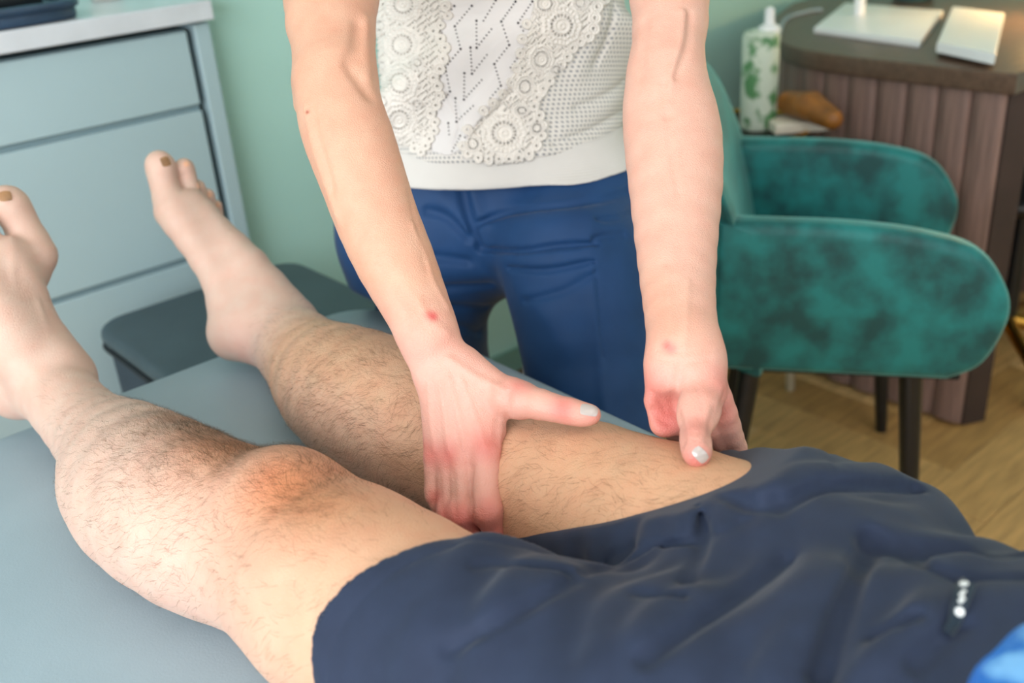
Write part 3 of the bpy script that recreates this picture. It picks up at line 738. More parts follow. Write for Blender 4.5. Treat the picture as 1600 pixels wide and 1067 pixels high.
# right arm (left in the photograph)
ra = [PX(585, -290, 1.17, 66), PX(545, -150, 1.11, 74), pair(445, 0, 590, 0, 1.06), pair(456, 60, 585, 60, 1.035), pair(461, 120, 586, 112, 1.015)]
th.chain(ra, k=.02, flat=fv)
rf = [pair(461, 130, 586, 118, 1.01), pair(468, 190, 598, 172, 1.0), pair(484, 245, 612, 205, .992), pair(508, 306, 628, 258, .985), pair(532, 368, 648, 322, .978), pair(563, 432, 672, 384, .968), pair(600, 492, 694, 450, .96), pair(629, 545, 714, 508, .952)]
th.chain(rf, k=.012, flat=(VIEW, .85))
th.cone(cz(474, 132, 1.03), cz(478, 165, 1.03), 15*1.03/F, 18*1.03/F, k=.016)
th.chain(CH((668, 528, .95, 41), (684, 575, .948, 42)), k=.012, flat=hv)
mc = [CH((715, 585, .945, 30), (760, 712, .925, 25)), CH((702, 585, .946, 30), (724, 716, .93, 22)), CH((688, 590, .95, 29), (701, 722, .936, 18)), CH((680, 590, .953, 24), (678, 716, .944, 16))]
for c in mc: th.chain(c, k=.012, flat=(VIEW, .8))
th.chain(CH((725, 575, .948, 32), (775, 612, .935, 30), (808, 624, .922, 28)), k=.016, flat=(VIEW, .8))
th.chain(CH((750, 620, .94, 30), (768, 672, .93, 24)), k=.012, flat=(VIEW, .6))
th.chain(CH((800, 622, .924, 29), (845, 632, .905, 24), (876, 640, .896, 20.5), (888, 642, .892, 20.5), (908, 647, .886, 19), (924, 648, .882, 15.5)), k=.009)
fr = [CH((760, 712, .925, 25), (760, 765, .912, 22.5), (761, 796, .905, 23), (770, 826, .907, 17), (776, 842, .912, 12)),
      CH((724, 716, .93, 22), (722, 770, .922, 17), (722, 804, .915, 18), (738, 828, .918, 14), (748, 850, .93, 12)),
      CH((701, 722, .936, 18), (697, 770, .93, 14.5), (699, 800, .925, 15), (712, 824, .93, 12), (722, 842, .94, 11)),
      CH((678, 716, .944, 16), (675, 755, .94, 12), (677, 776, .937, 13), (690, 802, .94, 11), (700, 822, .95, 10))]
for c in fr: th.chain(c, k=.0035)
# tendons, veins, knuckles and creases of the right hand
def ln(px, D, amp, w): th.line(spline([cz(u, v, D if not hasattr(D, '__len__') else D[0]+(D[1]-D[0])*i/(len(px)-1)) for i, (u, v) in enumerate(px)], 3), amp, w)
def surf(px, amp, w): todo.append((px, amp, w))         # crease / vein laid on the skin
todo = []
marks = []
for px in ([(700, 590), (716, 650), (726, 700)], [(718, 588), (742, 650), (758, 700)], [(688, 600), (696, 660), (701, 706)]): surf(px, -.0011, .0028)
surf([(668, 600), (672, 660), (678, 705)], -.0008, .0022)
surf([(700, 560), (745, 590), (790, 610)], -.0018, .0035)
surf([(793, 612), (793, 645), (790, 680), (786, 720)], .0022, .003)
surf([(790, 604), (782, 640), (776, 690)], .0010, .004)
for v in (622, 630, 640, 650): surf([(876+(v-640)*.1, v-3), (879, v+3)], .0004, .0012)
surf([(875, 624), (872, 640), (875, 656)], .0006, .0012); surf([(882, 623), (880, 640), (883, 658)], .0006, .0012); surf([(889, 625), (888, 636), (890, 648)], .0005, .001)
for (cx_, cy_, r_) in ((760, 800, 13), (721, 806, 9), (699, 800, 7), (678, 778, 6)):
    for dy in (-5, 0, 6): surf([(cx_-r_, cy_+dy-2), (cx_, cy_+dy+3), (cx_+r_, cy_+dy-2)], .0009, .0012)
for px in ([(738, 730), (736, 770), (738, 812)], [(708, 738), (709, 770), (712, 812)], [(686, 738), (687, 770), (692, 806)]): surf(px, .0022, .0018)
for (u, v, D_, r_) in ((760, 704, .926, .011), (761, 798, .897, .011), (722, 805, .908, .0085), (700, 802, .918, .0075)): th.ell(cz(u, v, D_), (r_, r_, r_*.8), k=.012)
# forearm relief
surf([(488, 165), (497, 215), (512, 262), (520, 300)], .0014, .003); surf([(476, 165), (486, 220), (503, 275), (530, 350)], -.0012, .004)
surf([(560, 40), (556, 75), (545, 98), (560, 125), (578, 150)], .0030, .006); surf([(572, 30), (572, 80), (575, 120)], -.002, .006)
surf([(645, 350), (665, 400), (678, 440), (700, 480)], -.0012, .003); surf([(640, 300), (650, 350), (668, 420)], .0008, .003)
surf([(540, 330), (590, 400), (640, 480)], .0007, .006); surf([(655, 470), (672, 500), (700, 520)], -.0010, .004)
# left arm (right in the photograph)
la = [PX(985, -290, 1.17, 66), PX(1022, -150, 1.10, 68), pair(986, 0, 1106, 0, 1.05), pair(990, 55, 1101, 50, 1.03), pair(985, 112, 1097, 110, 1.01)]
th.chain(la, k=.02, flat=fv)
lf = [pair(984, 115, 1098, 112, 1.01), pair(976, 165, 1113, 155, 1.0), pair(977, 220, 1126, 212, .99), pair(984, 290, 1127, 285, .97), pair(993, 370, 1120, 365, .945), pair(1002, 440, 1116, 440, .92), pair(1010, 500, 1118, 500, .895), pair(1014, 548, 1128, 552, .875)]
th.chain(lf, k=.012, flat=(VIEW, .72))
th.chain(CH((1071, 552, .873, 55), (1070, 580, .868, 54)), k=.012, flat=(VIEW, .62))
th.chain(CH((1046, 580, .875, 36), (1033, 625, .878, 26), (1038, 660, .88, 24)), k=.014, flat=(VIEW, .8))
th.chain(CH((1092, 580, .868, 38), (1100, 612, .856, 34), (1090, 645, .84, 31)), k=.016)
th.chain(CH((1092, 640, .84, 31), (1086, 675, .822, 23.5), (1087, 690, .812, 24), (1089, 707, .803, 23.5)), k=.009)
th.chain(CH((1058, 640, .892, 28), (1075, 660, .892, 26)), k=.014)
for c in (CH((1116, 605, .872, 22), (1132, 645, .882, 20), (1146, 682, .90, 16), (1156, 712, .912, 14), (1150, 742, .905, 13)),
          CH((1095, 620, .89, 24), (1118, 670, .90, 17), (1132, 706, .915, 15), (1130, 745, .91, 13)),
          CH((1065, 630, .90, 24), (1085, 680, .915, 16), (1098, 712, .93, 15), (1100, 750, .92, 13)),
          CH((1040, 635, .895, 24), (1054, 676, .92, 15), (1066, 705, .935, 14), (1070, 735, .93, 12))): th.chain(c, k=.004)
th.ell(cz(1043, 643, .862), (.011, .011, .011), k=.016, sub=True)
surf([(1062, 575), (1058, 605), (1052, 630), (1062, 660), (1066, 690)], .0022, .004)
surf([(1118, 640), (1112, 660), (1108, 690)], .002, .003); surf([(1135, 612), (1128, 635), (1120, 655)], .0018, .0035)
surf([(1030, 560), (1070, 566), (1110, 560)], .0009, .0018); surf([(1025, 546), (1070, 550), (1115, 545)], .0007, .0015)
for (a, b) in (((1068, 590), (1090, 650)), ((1078, 585), (1098, 640)), ((1060, 600), (1076, 640))): surf([a, ((a[0]+b[0])/2+3, (a[1]+b[1])/2), b], .0006, .0018)
surf([(1070, 672), (1086, 677), (1104, 672)], .0006, .0013); surf([(1068, 683), (1087, 688), (1108, 682)], .0005, .0012)
surf([(1018, 640), (1028, 652), (1048, 664)], .0012, .002); surf([(1016, 612), (1030, 622), (1040, 640)], .0010, .002)
surf([(1068, 20), (1064, 60), (1050, 110), (1042, 170)], -.0022, .004); surf([(1078, 20), (1074, 70), (1056, 120)], .0018, .004)
surf([(1042, 170), (1046, 220), (1060, 300)], .0010, .003); surf([(1008, 30), (1006, 80), (1004, 120)], .0010, .004)
surf([(1040, 130), (1043, 160), (1044, 178)], .0018, .005); surf([(1040, 420), (1046, 480), (1050, 540)], -.0009, .003); surf([(1075, 440), (1072, 500), (1070, 545)], -.0009, .003)
S_ = [spline([np.array(p, float) for p in px], 3) for px, _, _ in todo]; A_ = np.array([q for x in S_ for q in x]); Pm, Dm, okm = th.hit(A_[:, 0], A_[:, 1], .6, 1.3); k = 0
for x, (_, amp, w) in zip(S_, todo):
    run = []
    for i in range(k, k+len(x)):
        if not okm[i]: continue
        if run and np.linalg.norm(Pm[i]-run[-1]) > .035:      # never bridge a gap between two surfaces
            if len(run) > 1: marks.append((np.array(run), amp, w))
            run = []
        run.append(Pm[i])
    k += len(x)
    if len(run) > 1: marks.append((np.array(run), amp, w))
# shoulders, neck, head (above the picture), trunk core
th.chain([PX(585, -290, 1.17, 66), (cz(690, -330, 1.20), .06), (cz(780, -335, 1.20), .062), (cz(870, -330, 1.20), .06), PX(985, -290, 1.17, 66)], k=.03)
hd = cz(785, -560, 1.06); nk = cz(782, -350, 1.18)
th.chain([(nk, .052), (hd+np.array([0, 0, -.05]), .05)], k=.03)
HF = NF*.86-UPW*.5; HF /= np.linalg.norm(HF); HL = np.cross(UPW, NF); HU = np.cross(HF, HL); HU = HU if HU[2] > 0 else -HU; HX = [HL, HF, HU]
th.ell(hd+HU*.012, (.070, .090, .098), axes=HX, k=.02); th.ell(hd+HF*.028-HU*.055, (.048, .052, .052), axes=HX, k=.03)
th.cone(hd+HF*.090+HU*.008, hd+HF*.104-HU*.022, .006, .0095, k=.010)
for s_ in (-1, 1):
    th.ell(hd+HF*.092+HL*s_*.031+HU*.010, (.017, .012, .011), axes=HX, k=.012, sub=True)
    th.ell(hd+HF*.083+HL*s_*.031+HU*.009, (.015, .012, .010), axes=HX, k=.004); th.ell(hd+HF*.100-HU*.026+HL*s_*.008, (.007, .007, .006), axes=HX, k=.005)
    th.ell(hd+HL*s_*.073-HU*.004-HF*.008, (.008, .018, .028), axes=HX, k=.008)
th.ell(hd+HF*.078-HU*.050, (.022, .010, .0045), axes=HX, k=.005); th.ell(hd+HF*.077-HU*.059, (.019, .010, .0055), axes=HX, k=.005)
th.line([hd+HF*.088-HU*.0545+HL*.020, hd+HF*.09-HU*.0545, hd+HF*.088-HU*.0545-HL*.020], .003, .0018)
tor = [(792, 292, 1.452, .150), (790, 225, 1.445, .148), (788, 150, 1.43, .155), (783, 60, 1.405, .154), (780, -20, 1.38, .155), (775, -130, 1.32, .158), (772, -240, 1.245, .150)]
core = [(cz(u, v, D), r) for u, v, D, r in tor]
def trous_sdf(g):
    s = SDF()
    s.chain([(p, r+g) for p, r in CH((695, 285, 1.455, 98), (885, 280, 1.445, 104))], k=.03, flat=(NF, .8))
    s.chain([(p, r+g) for p, r in CH((640, 345, 1.52, 112), (770, 345, 1.49, 118), (900, 345, 1.44, 118))], k=.05, flat=(NF, .9))
    rl = CH((650, 400, 1.515, 104), (661, 480, 1.55, 100), (669, 560, 1.60, 94)); ll = CH((896, 400, 1.40, 118), (912, 480, 1.395, 112), (922, 560, 1.40, 104), (934, 640, 1.405, 100))
    rk = rl[-1][0].copy(); rk[0] = max(rk[0], .87); rk[2] -= .16; rb = rk.copy(); rb[2] = .09; lk = ll[-1][0].copy(); lk += (.012, .0, -.12); lb = lk.copy(); lb[2] = .09
    s.chain([(p, r+g) for p, r in rl]+[(rk, .068+g), (rb, .058+g)], k=.06); s.chain([(p, r+g) for p, r in ll]+[(lk, .068+g), (lb, .058+g)], k=.025)
    return s, rb, lb
tb_, rb, lb = trous_sdf(-.035); th.ops += [o for o in tb_.ops]
th.chain([(p, r-.05) for p, r in core], k=.03, flat=(NF, .68))
for P, a, w_ in marks: th.line(P, a*1.5, w_)
def clear_table(Q, d): return -_smin(-d, Q[..., 0]-.781+1.3*np.maximum(Q[..., 2]-ZT+.005, 0), .008)
th.fn(lambda Q, d: np.where((Q[..., 1] > .75) & (Q[..., 0] > .66), clear_table(Q, d), d))
tme2, V2 = th.mesh('person', .0018, lo=(.30, .30, .05), hi=(1.35, 1.45, 1.72))
def ther_tone(V):
    c = np.tile(np.array(lin((208, 164, 140)), f32), (len(V), 1))
    def mixc(w, rgb):
        nonlocal c; w = np.clip(w, 0, 1); c = c*(1-w)+np.array(lin(rgb), f32)*w
    mixc(np.clip((V[:, 0:1]-.60)/.05, 0, 1)*.75, (214, 172, 157))
    hz = np.clip((.97-V[:, 2:3])/.06, 0, 1); mixc(hz*.9, (218, 168, 154))
    for u, v, D, r, a in ((760, 700, .915, .016, .6), (701, 712, .925, .013, .6), (670, 715, .93, .011, .6), (761, 800, .895, .014, .65), (721, 808, .905, .013, .7), (699, 805, .915, .012, .7), (678, 778, .925, .01, .65),
                          (775, 835, .90, .014, .5), (880, 640, .885, .012, .6), (812, 604, .91, .012, .45), (925, 650, .875, .008, .3), (1040, 648, .87, .016, .65), (1015, 610, .87, .02, .45), (1088, 722, .79, .014, .6), (1122, 605, .85, .02, .4),
                          (1130, 640, .87, .02, .35), (1046, 668, .87, .013, .5), (1088, 670, .81, .012, .35), (740, 825, .91, .014, .6), (660, 700, .94, .012, .4)):
        mixc(sphere_w(V, cz(u, v, D), r)*a*1.25, (206, 108, 102))
    mixc(np.clip(1.2-np.abs((V-(hd+HF*.085-HU*.0545).astype(f32))@np.stack(HX, 1).astype(f32)/np.array([.022, .02, .009], f32)).max(1, keepdims=True), 0, 1)*.7, (190, 100, 96))
    P, _, _ = th.hit([678, 672, 1042, 1050], [494, 492, 540, 546], .6)
    for p, a in zip(P, (.75, .5, .55, .4)): mixc(sphere_w(V, p, .0045)*a, (206, 70, 76))
    P, _, _ = th.hit([480], [175], .6); mixc(sphere_w(V, P[0], .0018), (150, 70, 50))
    return c
paint(tme2, ther_tone(V2))
ther = link('person', tme2, skin_mat('skin_therapist', .45)); tag(ther, 'person leaning over the table with bare arms, in white crochet lace top and blue trousers', 'person')
pol = mat('grey_beige_polish', (176, 166, 161), .15, .02, 20, coat=.6)
thc = SDF(); thc.ops = [o for o in th.ops if o[0] != 'l']
nail(ther, th, 922, 640, .87, cz(945, 640, .87)-cz(905, 640, .88), .0125, .0175, pol, 'nail', .0006, 'polished grey beige thumbnail')
nail(ther, th, 1095, 711, .79, cz(1106, 724, .79)-cz(1084, 700, .79), .0095, .016, pol, 'nail', .0006, 'polished grey beige thumbnail')
# fine arm hair
fh = mat('fine_blond_hair', (214, 180, 140), .5, .1)
def dens2(V, N):
    f1 = (V[:, 2] > .93) & (V[:, 2] < 1.16); return (f1*(.2+np.clip(-N@VIEW.astype(f32)+.35, 0, 1))).astype(f32)
grow_hair(tme2, V2, 2200, dens2, 'arm_hair', ther, fh, (.004, .008), lambda P, N: np.tile(np.array([-.1, -.2, -.9]), (len(P), 1)), .00006)

# trousers
blu = cloth_mat('blue_cotton_sateen', (26, 62, 106), .6, 1300, .25, .06, .12, 14)
tr_, _, _ = trous_sdf(0.0); tr0 = tr_.copy()
folds(tr_, tr0, (([(722, 292), (728, 320), (737, 350), (752, 386)], .010, .008), ([(748, 349), (790, 334), (830, 328), (912, 318), (985, 300)], .007, .007), ([(758, 370), (830, 352), (920, 346)], -.007, .014),
    ([(752, 388), (813, 393), (871, 385), (930, 381)], .007, .006), ([(770, 408), (850, 405), (930, 396)], -.005, .010), ([(797, 418), (855, 422), (925, 408)], .004, .006),
    ([(673, 400), (731, 408)], .004, .008), ([(680, 450), (764, 446)], .005, .008), ([(676, 425), (758, 425)], -.005, .010), ([(690, 478), (760, 482)], .004, .008), ([(668, 330), (700, 340), (732, 372)], .005, .008),
    ([(690, 310), (712, 330), (728, 356)], -.004, .008), ([(915, 335), (922, 380), (928, 450), (938, 560), (944, 640)], -.0035, .004), ([(926, 375), (933, 450), (942, 560)], .002, .004),
    ([(930, 345), (970, 340), (1005, 325)], .004, .006), ([(925, 372), (975, 366)], .004, .006), ([(820, 470), (880, 455), (925, 430)], .003, .006), ([(810, 450), (850, 490), (880, 540)], -.003, .010),
    ([(620, 500), (690, 505), (750, 520)], .004, .008), ([(740, 300), (748, 330), (760, 350)], -.003, .006), ([(560, 400), (600, 420), (660, 430)], .003, .008)))
def tclip(Q, d): return np.maximum(d, .10-Q[..., 2])
tr_.fn(tclip)
wp, _, _ = tr0.hit(800, 262); tr_.plane(wp[0]-UPW*.004, (0, 0, 1), .004)
tr_.fn(clear_table)
trm, TV = tr_.mesh('trousers', .0028, lo=(.70, .60, .06), hi=(1.35, 1.5, 1.06)); trousers = link('trousers', trm, blu, ther); trousers['label'] = 'blue cotton trousers with creased front'
shoe_m = mat('white_trainer', (225, 225, 222), .5, .03)
for p in (rb, lb):
    s = SDF(); s.chain([((p[0], p[1], .075), .05), ((p[0]+NF[0]*.08, p[1]+NF[1]*.08, .05), .046), ((p[0]+NF[0]*.17, p[1]+NF[1]*.17, .042), .038)], k=.02); s.fn(lambda Q, d: np.maximum(d, .002-Q[..., 2]))
    sm, _ = s.mesh('shoe', .005); link('shoe', sm, shoe_m, ther)
# shirt: knitted body, ribbed hem, smooth eyelet panel, crochet lace appliques
kn_m = mat('cream_openwork_knit', (236, 233, 226), .8, .02, 10)
def knit(m):
    nt = m.node_tree; N = nt.nodes; L = nt.links; b = N['Principled BSDF']
    uv = N.new('ShaderNodeUVMap'); uv.uv_map = 'UVMap'; mp = N.new('ShaderNodeMapping'); mp.inputs['Scale'].default_value = (1/.0070, 1/.0058, 1); L.new(uv.outputs[0], mp.inputs[0])
    sx = N.new('ShaderNodeSeparateXYZ'); L.new(mp.outputs[0], sx.inputs[0])
    sh = N.new('ShaderNodeMath'); sh.operation = 'MULTIPLY_ADD'; sh.inputs[1].default_value = .5; L.new(sx.outputs[1], sh.inputs[0])
    fl_ = N.new('ShaderNodeMath'); fl_.operation = 'FLOOR'; L.new(sx.outputs[1], fl_.inputs[0]); L.new(fl_.outputs[0], sh.inputs[0]); L.new(sx.outputs[0], sh.inputs[2])
    def frac(o): f = N.new('ShaderNodeMath'); f.operation = 'FRACT'; L.new(o, f.inputs[0]); s = N.new('ShaderNodeMath'); s.operation = 'SUBTRACT'; s.inputs[1].default_value = .5; L.new(f.outputs[0], s.inputs[0]); return s
    a, c = frac(sh.outputs[0]), frac(sx.outputs[1]); cb = N.new('ShaderNodeCombineXYZ'); L.new(a.outputs[0], cb.inputs[0]); L.new(c.outputs[0], cb.inputs[1])
    ln_ = N.new('ShaderNodeVectorMath'); ln_.operation = 'LENGTH'; L.new(cb.outputs[0], ln_.inputs[0])
    rp = N.new('ShaderNodeValToRGB'); rp.color_ramp.elements[0].position = .12; rp.color_ramp.elements[1].position = .34
    rp.color_ramp.elements[0].color = (*lin((118, 122, 130)), 1); rp.color_ramp.elements[1].color = (*lin((214, 210, 204)), 1)
    L.new(ln_.outputs['Value'], rp.inputs[0]); L.new(rp.outputs[0], b.inputs['Base Color'])
    bp = N.new('ShaderNodeBump'); bp.inputs['Strength'].default_value = .6; bp.inputs['Distance'].default_value = .0015; L.new(ln_.outputs['Value'], bp.inputs['Height']); L.new(bp.outputs[0], b.inputs['Normal'])
knit(kn_m)
rib_m = mat('cream_fine_rib', (206, 203, 199), .8, .02, 10)
nt = rib_m.node_tree; wv = nt.nodes.new('ShaderNodeTexWave'); wv.bands_direction = 'Z'; wv.inputs['Scale'].default_value = 110; wv.inputs['Distortion'].default_value = .3
tcx = nt.nodes.new('ShaderNodeTexCoord'); nt.links.new(tcx.outputs['Object'], wv.inputs['Vector']); bpx = nt.nodes.new('ShaderNodeBump'); bpx.inputs['Strength'].default_value = .3; bpx.inputs['Distance'].default_value = .001
nt.links.new(wv.outputs['Fac'], bpx.inputs['Height']); nt.links.new(bpx.outputs[0], nt.nodes['Principled BSDF'].inputs['Normal'])
def torso(g): s = SDF(); s.chain([(p, r+g) for p, r in core], k=.03, flat=(NF, .68), kin=.05); return s
ax_ = core[3][0]-core[0][0]; ax_ /= np.linalg.norm(ax_)
bs = torso(.010); bs.fn(lambda Q, d: _smin(d, tr0.ev(Q)-.004, .02)); bs0 = bs.copy()
hemp = bs0.hit(830, 293)[0][0]; seam = bs0.hit(830, 250)[0][0]
hn = -ax_-NF*.22+np.array([.75, -.66, 0])*.05; hn /= np.linalg.norm(hn)
bs.plane(hemp, hn, .003); bs.plane(seam+ax_*.012, -hn, .003)
bm_, bV = bs.mesh('hem_band', .0024, lo=(.6, .7, .85), hi=(1.2, 1.35, 1.1)); 
top = torso(.013); top.chain([(p, r+.013) for p, r in [(cz(690, -300, 1.2), .055), (cz(870, -300, 1.2), .055)]], k=.05)
top.ell(core[2][0]+np.cross(NF, UPW)*0, (.168, .118, .045), axes=[np.cross(UPW, NF), NF, UPW], k=.03)
t0 = top.copy()
folds(top, t0, (([(852, 236), (910, 222), (960, 196), (982, 170)], -.004, .006), ([(862, 226), (920, 204), (975, 172)], .003, .005), ([(880, 200), (930, 180), (972, 150)], -.003, .006), ([(900, 168), (940, 152), (975, 128)], .003, .006),
    ([(930, 100), (950, 60), (962, 10)], .003, .007), ([(905, 110), (925, 70), (940, 30)], -.003, .008), ([(720, 200), (755, 160), (790, 110), (815, 60)], -.003, .010), ([(735, 215), (770, 175), (800, 140)], .003, .006), ([(700, 150), (720, 190), (712, 225)], .002, .006)))
top.plane(seam, hn, .008)
tm_, tV = top.mesh('shirt', .0024)
def uvs(me, V):
    u = me.uv_layers.new(name='UVMap'); rel = V-core[0][0]; lat = np.cross(UPW, NF); a = np.arctan2(rel@lat, rel@NF/.68)*.165; h = rel@ax_
    vi = np.zeros(len(me.loops), np.int32); me.loops.foreach_get('vertex_index', vi); u.data.foreach_set('uv', np.stack([a, h], 1)[vi].astype(f32).ravel())
uvs(tm_, tV)
shirt = link('lace_top', tm_, kn_m, ther); shirt['label'] = 'cream knitted top with crochet lace'
link('hem_band', bm_, rib_m, shirt)
def inpoly(u, v, poly):
    c = np.zeros(u.shape, bool); n = len(poly)
    for i in range(n):
        (x1, y1), (x2, y2) = poly[i], poly[i-1]; cr = (y1 > v) != (y2 > v); c ^= cr & (u < (x2-x1)*(v-y1)/((y2-y1) if y2 != y1 else 1e-9)+x1)
    return c
def applique(name, m, inside, height, step, box, off, parent):
    us = np.arange(box[0], box[1], step); vs = np.arange(box[2], box[3], step); U, Vv = np.meshgrid(us, vs, indexing='ij')
    ins = inside(U, Vv); nb = ins.copy()
    idx = -np.ones(U.shape, int); q = ins[:-1, :-1] & ins[1:, :-1] & ins[:-1, 1:] & ins[1:, 1:]
    used = np.zeros(U.shape, bool); used[:-1, :-1] |= q; used[1:, :-1] |= q; used[:-1, 1:] |= q; used[1:, 1:] |= q
    idx[used] = np.arange(used.sum()); u = U[used]; v = Vv[used]
    P, D, ok = top.hit(u, v, 1.0, 1.8); g = top.grad(P, .003); h = height(u, v)
    T = P+g*(off+h)[:, None]
    fine = ok & (g@VIEW.astype(f32) > .0); okg = np.zeros(U.shape, bool); okg[used] = fine; q &= okg[:-1, :-1] & okg[1:, :-1] & okg[:-1, 1:] & okg[1:, 1:]
    i, j = np.nonzero(q); Q = np.stack([idx[i, j], idx[i, j+1], idx[i+1, j+1], idx[i+1, j]], -1)
    ek = np.concatenate([np.sort(Q[:, [k, (k+1) % 4]], 1)@np.array([len(T)+1, 1]) for k in range(4)]); qi = np.tile(np.arange(len(Q)), 4); od = np.argsort(ek, kind='stable')
    sm = ek[od][1:] == ek[od][:-1]; pa_, pb_ = qi[od][:-1][sm], qi[od][1:][sm]; lb = islands(np.stack([pa_, pb_, pa_, pb_], 1), len(Q)); Q = Q[lb == np.argmax(np.bincount(lb))]; us_ = np.unique(Q); mp_ = np.zeros(len(T), int); mp_[us_] = np.arange(len(us_)); Q = mp_[Q]; T = T[us_]; P = P[us_]; g = g[us_]
    N0 = len(T); Bt = P+g*(-.001); Qb = Q[:, ::-1]+N0
    # side walls on boundary edges
    E = np.concatenate([Q[:, [k, (k+1) % 4]] for k in range(4)]); key = E[:, 0]*(N0+1)+E[:, 1]; rk = E[:, 1]*(N0+1)+E[:, 0]; bd = E[~np.isin(key, rk)]
    W = np.stack([bd[:, 1], bd[:, 0], bd[:, 0]+N0, bd[:, 1]+N0], -1)
    return link(name, quadmesh(name, np.concatenate([T, Bt]), np.concatenate([Q, Qb, W])), m, parent)
S = 2.286; c3 = lambda pts: [(440+x/S, y/S) for x, y in pts]
panel = c3([(560, -20), (960, -20), (900, 110), (880, 200), (830, 300), (780, 370), (700, 440), (680, 520), (600, 560), (530, 545), (545, 470), (560, 350), (575, 200)])
pan_m = mat('white_fine_jersey', (218, 215, 214), .75, .02, 12, .15, 900)
applique('front_panel', pan_m, lambda U, V_: inpoly(U, V_, panel), lambda u, v: np.zeros(len(u)), 2.2, (675, 866, -8, 248), .0008, shirt)
lines = [[(680, 20), (620, 95), (640, 175), (585, 240), (602, 325), (550, 400), (548, 470)], [(835, 5), (785, 78), (813, 160), (760, 228), (783, 305), (745, 350)], [(895, 5), (845, 83), (862, 110)], [(862, 175), (817, 240)],
         [(765, 0), (722, 75)], [(697, 75), (697, 170), (750, 105)], [(675, 170), (680, 262), (733, 195)], [(653, 260), (652, 355), (715, 285)], [(622, 350), (625, 435), (685, 378)], [(597, 440), (600, 480)], [(640, 485), (610, 540)], [(618, 20), (598, 45)], [(570, 105), (588, 170)], [(700, 450), (670, 470), (655, 490)]]
eb = MB(); pts = []
for L_ in lines:
    for a, b in zip(L_[:-1], L_[1:]):
        n = max(1, int(math.dist(a, b)/12.5)); pts += [(a[0]+(b[0]-a[0])*k/n, a[1]+(b[1]-a[1])*k/n, 1.5 if k == 0 else 1.0) for k in range(n+1 if b is L_[-1] else n)]
pa = np.array([(440+x/S, y/S) for x, y, _ in pts]); P, D, ok = top.hit(pa[:, 0], pa[:, 1], 1.0, 1.8); G = top.grad(P, .003)
for p, g, (_, _, sc_) in zip(P, G, pts):
    g = g.astype(float); a = np.cross(g, UPW); a /= np.linalg.norm(a); b = np.cross(g, a); r = .00105*sc_
    ring = [p+g*.0013+a*r*math.cos(t)+b*r*1.1*math.sin(t) for t in np.linspace(0, 2*math.pi, 8, endpoint=False)]
    eb.add(ring+[p+g*.0004], [(k, (k+1) % 8, 8) for k in range(8)]+[tuple(range(8))])
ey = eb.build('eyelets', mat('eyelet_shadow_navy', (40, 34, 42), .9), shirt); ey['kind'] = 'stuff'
lace_m = mat('cream_crochet_lace', (226, 221, 214), .85, .02, 60, .3, 1500)
def mk_lace(ros, poly, edge, box, name):
    R = np.array(ros, float)
    def inside(U, V_):
        m = inpoly(U, V_, poly)
        for (x, y, r) in edge: m |= (U-x)**2+(V_-y)**2 < r*r
        h = hf(U.ravel(), V_.ravel()).reshape(U.shape); return m & (h > -.00095)
    def hf(u, v):
        h = .0011*np.sin(u*1.15+1.2*np.sin(v*.35))*np.sin(v*1.05+1.2*np.sin(u*.3))+.0004*np.sin(u*.41+v*.63); d_ = np.full(len(u), 9.); 
        best = np.full(len(u), 9.); 
        for (x, y, r, sq) in R:
            dx, dy = (u-x)/r, (v-y)/(r*sq); q = np.hypot(dx, dy); a = np.arctan2(dy, dx); m = (q < 1.0) & (q < best)
            n = 18; pet = 1-.10*np.abs(np.sin(a*n/4))
            hh = .0012*np.exp(-((q-.12)/.07)**2)+.0016*np.exp(-((q-.34)/.06)**2)+.0017*np.exp(-((q-.66*pet)/.055)**2)+.0018*np.exp(-((q-.93*pet)/.06)**2)
            sp = (np.cos(a*n) > -.1); hh = hh+np.where((q > .38) & (q < .60), np.where(sp, .0010, -.0010), 0)+np.where((q > .70) & (q < .88), np.where(np.cos(a*26) > 0, .0011, -.0006), 0)
            hh = hh-.0008*(q < .07)+np.where((q > .16) & (q < .30), -.0006, 0)
            h = np.where(m, hh, h); best = np.where(m, q, best)
        for (x, y, r) in edge:
            dx, dy = u-x, v-y; q = np.hypot(dx, dy)/r; a = np.arctan2(dy, dx); m = (q < 1.0) & (best > 1)
            hh = .0014*np.exp(-((q-.85)/.14)**2)+.0012*np.exp(-((q-.38)/.12)**2)+np.where((q > .5) & (q < .75), np.where(np.cos(a*9) > 0, .0005, -.0008), 0)-np.where(q < .2, .001, 0)
            h = np.where(m, hh, h); best = np.where(m, np.minimum(best, .99), best)
        return h
    applique(name, lace_m, inside, hf, .8, box, .0030, shirt)
lp = c3([(320, -20), (575, -20), (585, 60), (540, 120), (575, 170), (560, 250), (550, 330), (535, 400), (540, 470), (500, 530), (430, 520), (390, 470), (330, 350)])
rosL = [(632, 6, 29, 1), (630, 70, 30, 1.0), (627, 130, 29, 1), (625, 186, 29, 1), (597, 40, 14, 1), (598, 103, 14, 1), (600, 158, 13, 1), (655, 100, 11, 1), (652, 160, 10, 1), (655, 213, 9, 1)]
eL = [(697, 8, 9), (701, 24, 8), (690, 40, 8), (679, 49, 9), (690, 62, 9), (697, 76, 9), (694, 92, 9), (688, 107, 9), (678, 120, 9), (684, 133, 9), (687, 148, 9), (682, 163, 9), (674, 176, 9), (681, 190, 8), (680, 204, 8), (673, 217, 8), (667, 228, 8), (650, 232, 8), (660, 238, 7)]
mk_lace(rosL, lp, eL, (575, 712, -12, 250), 'lace_applique')
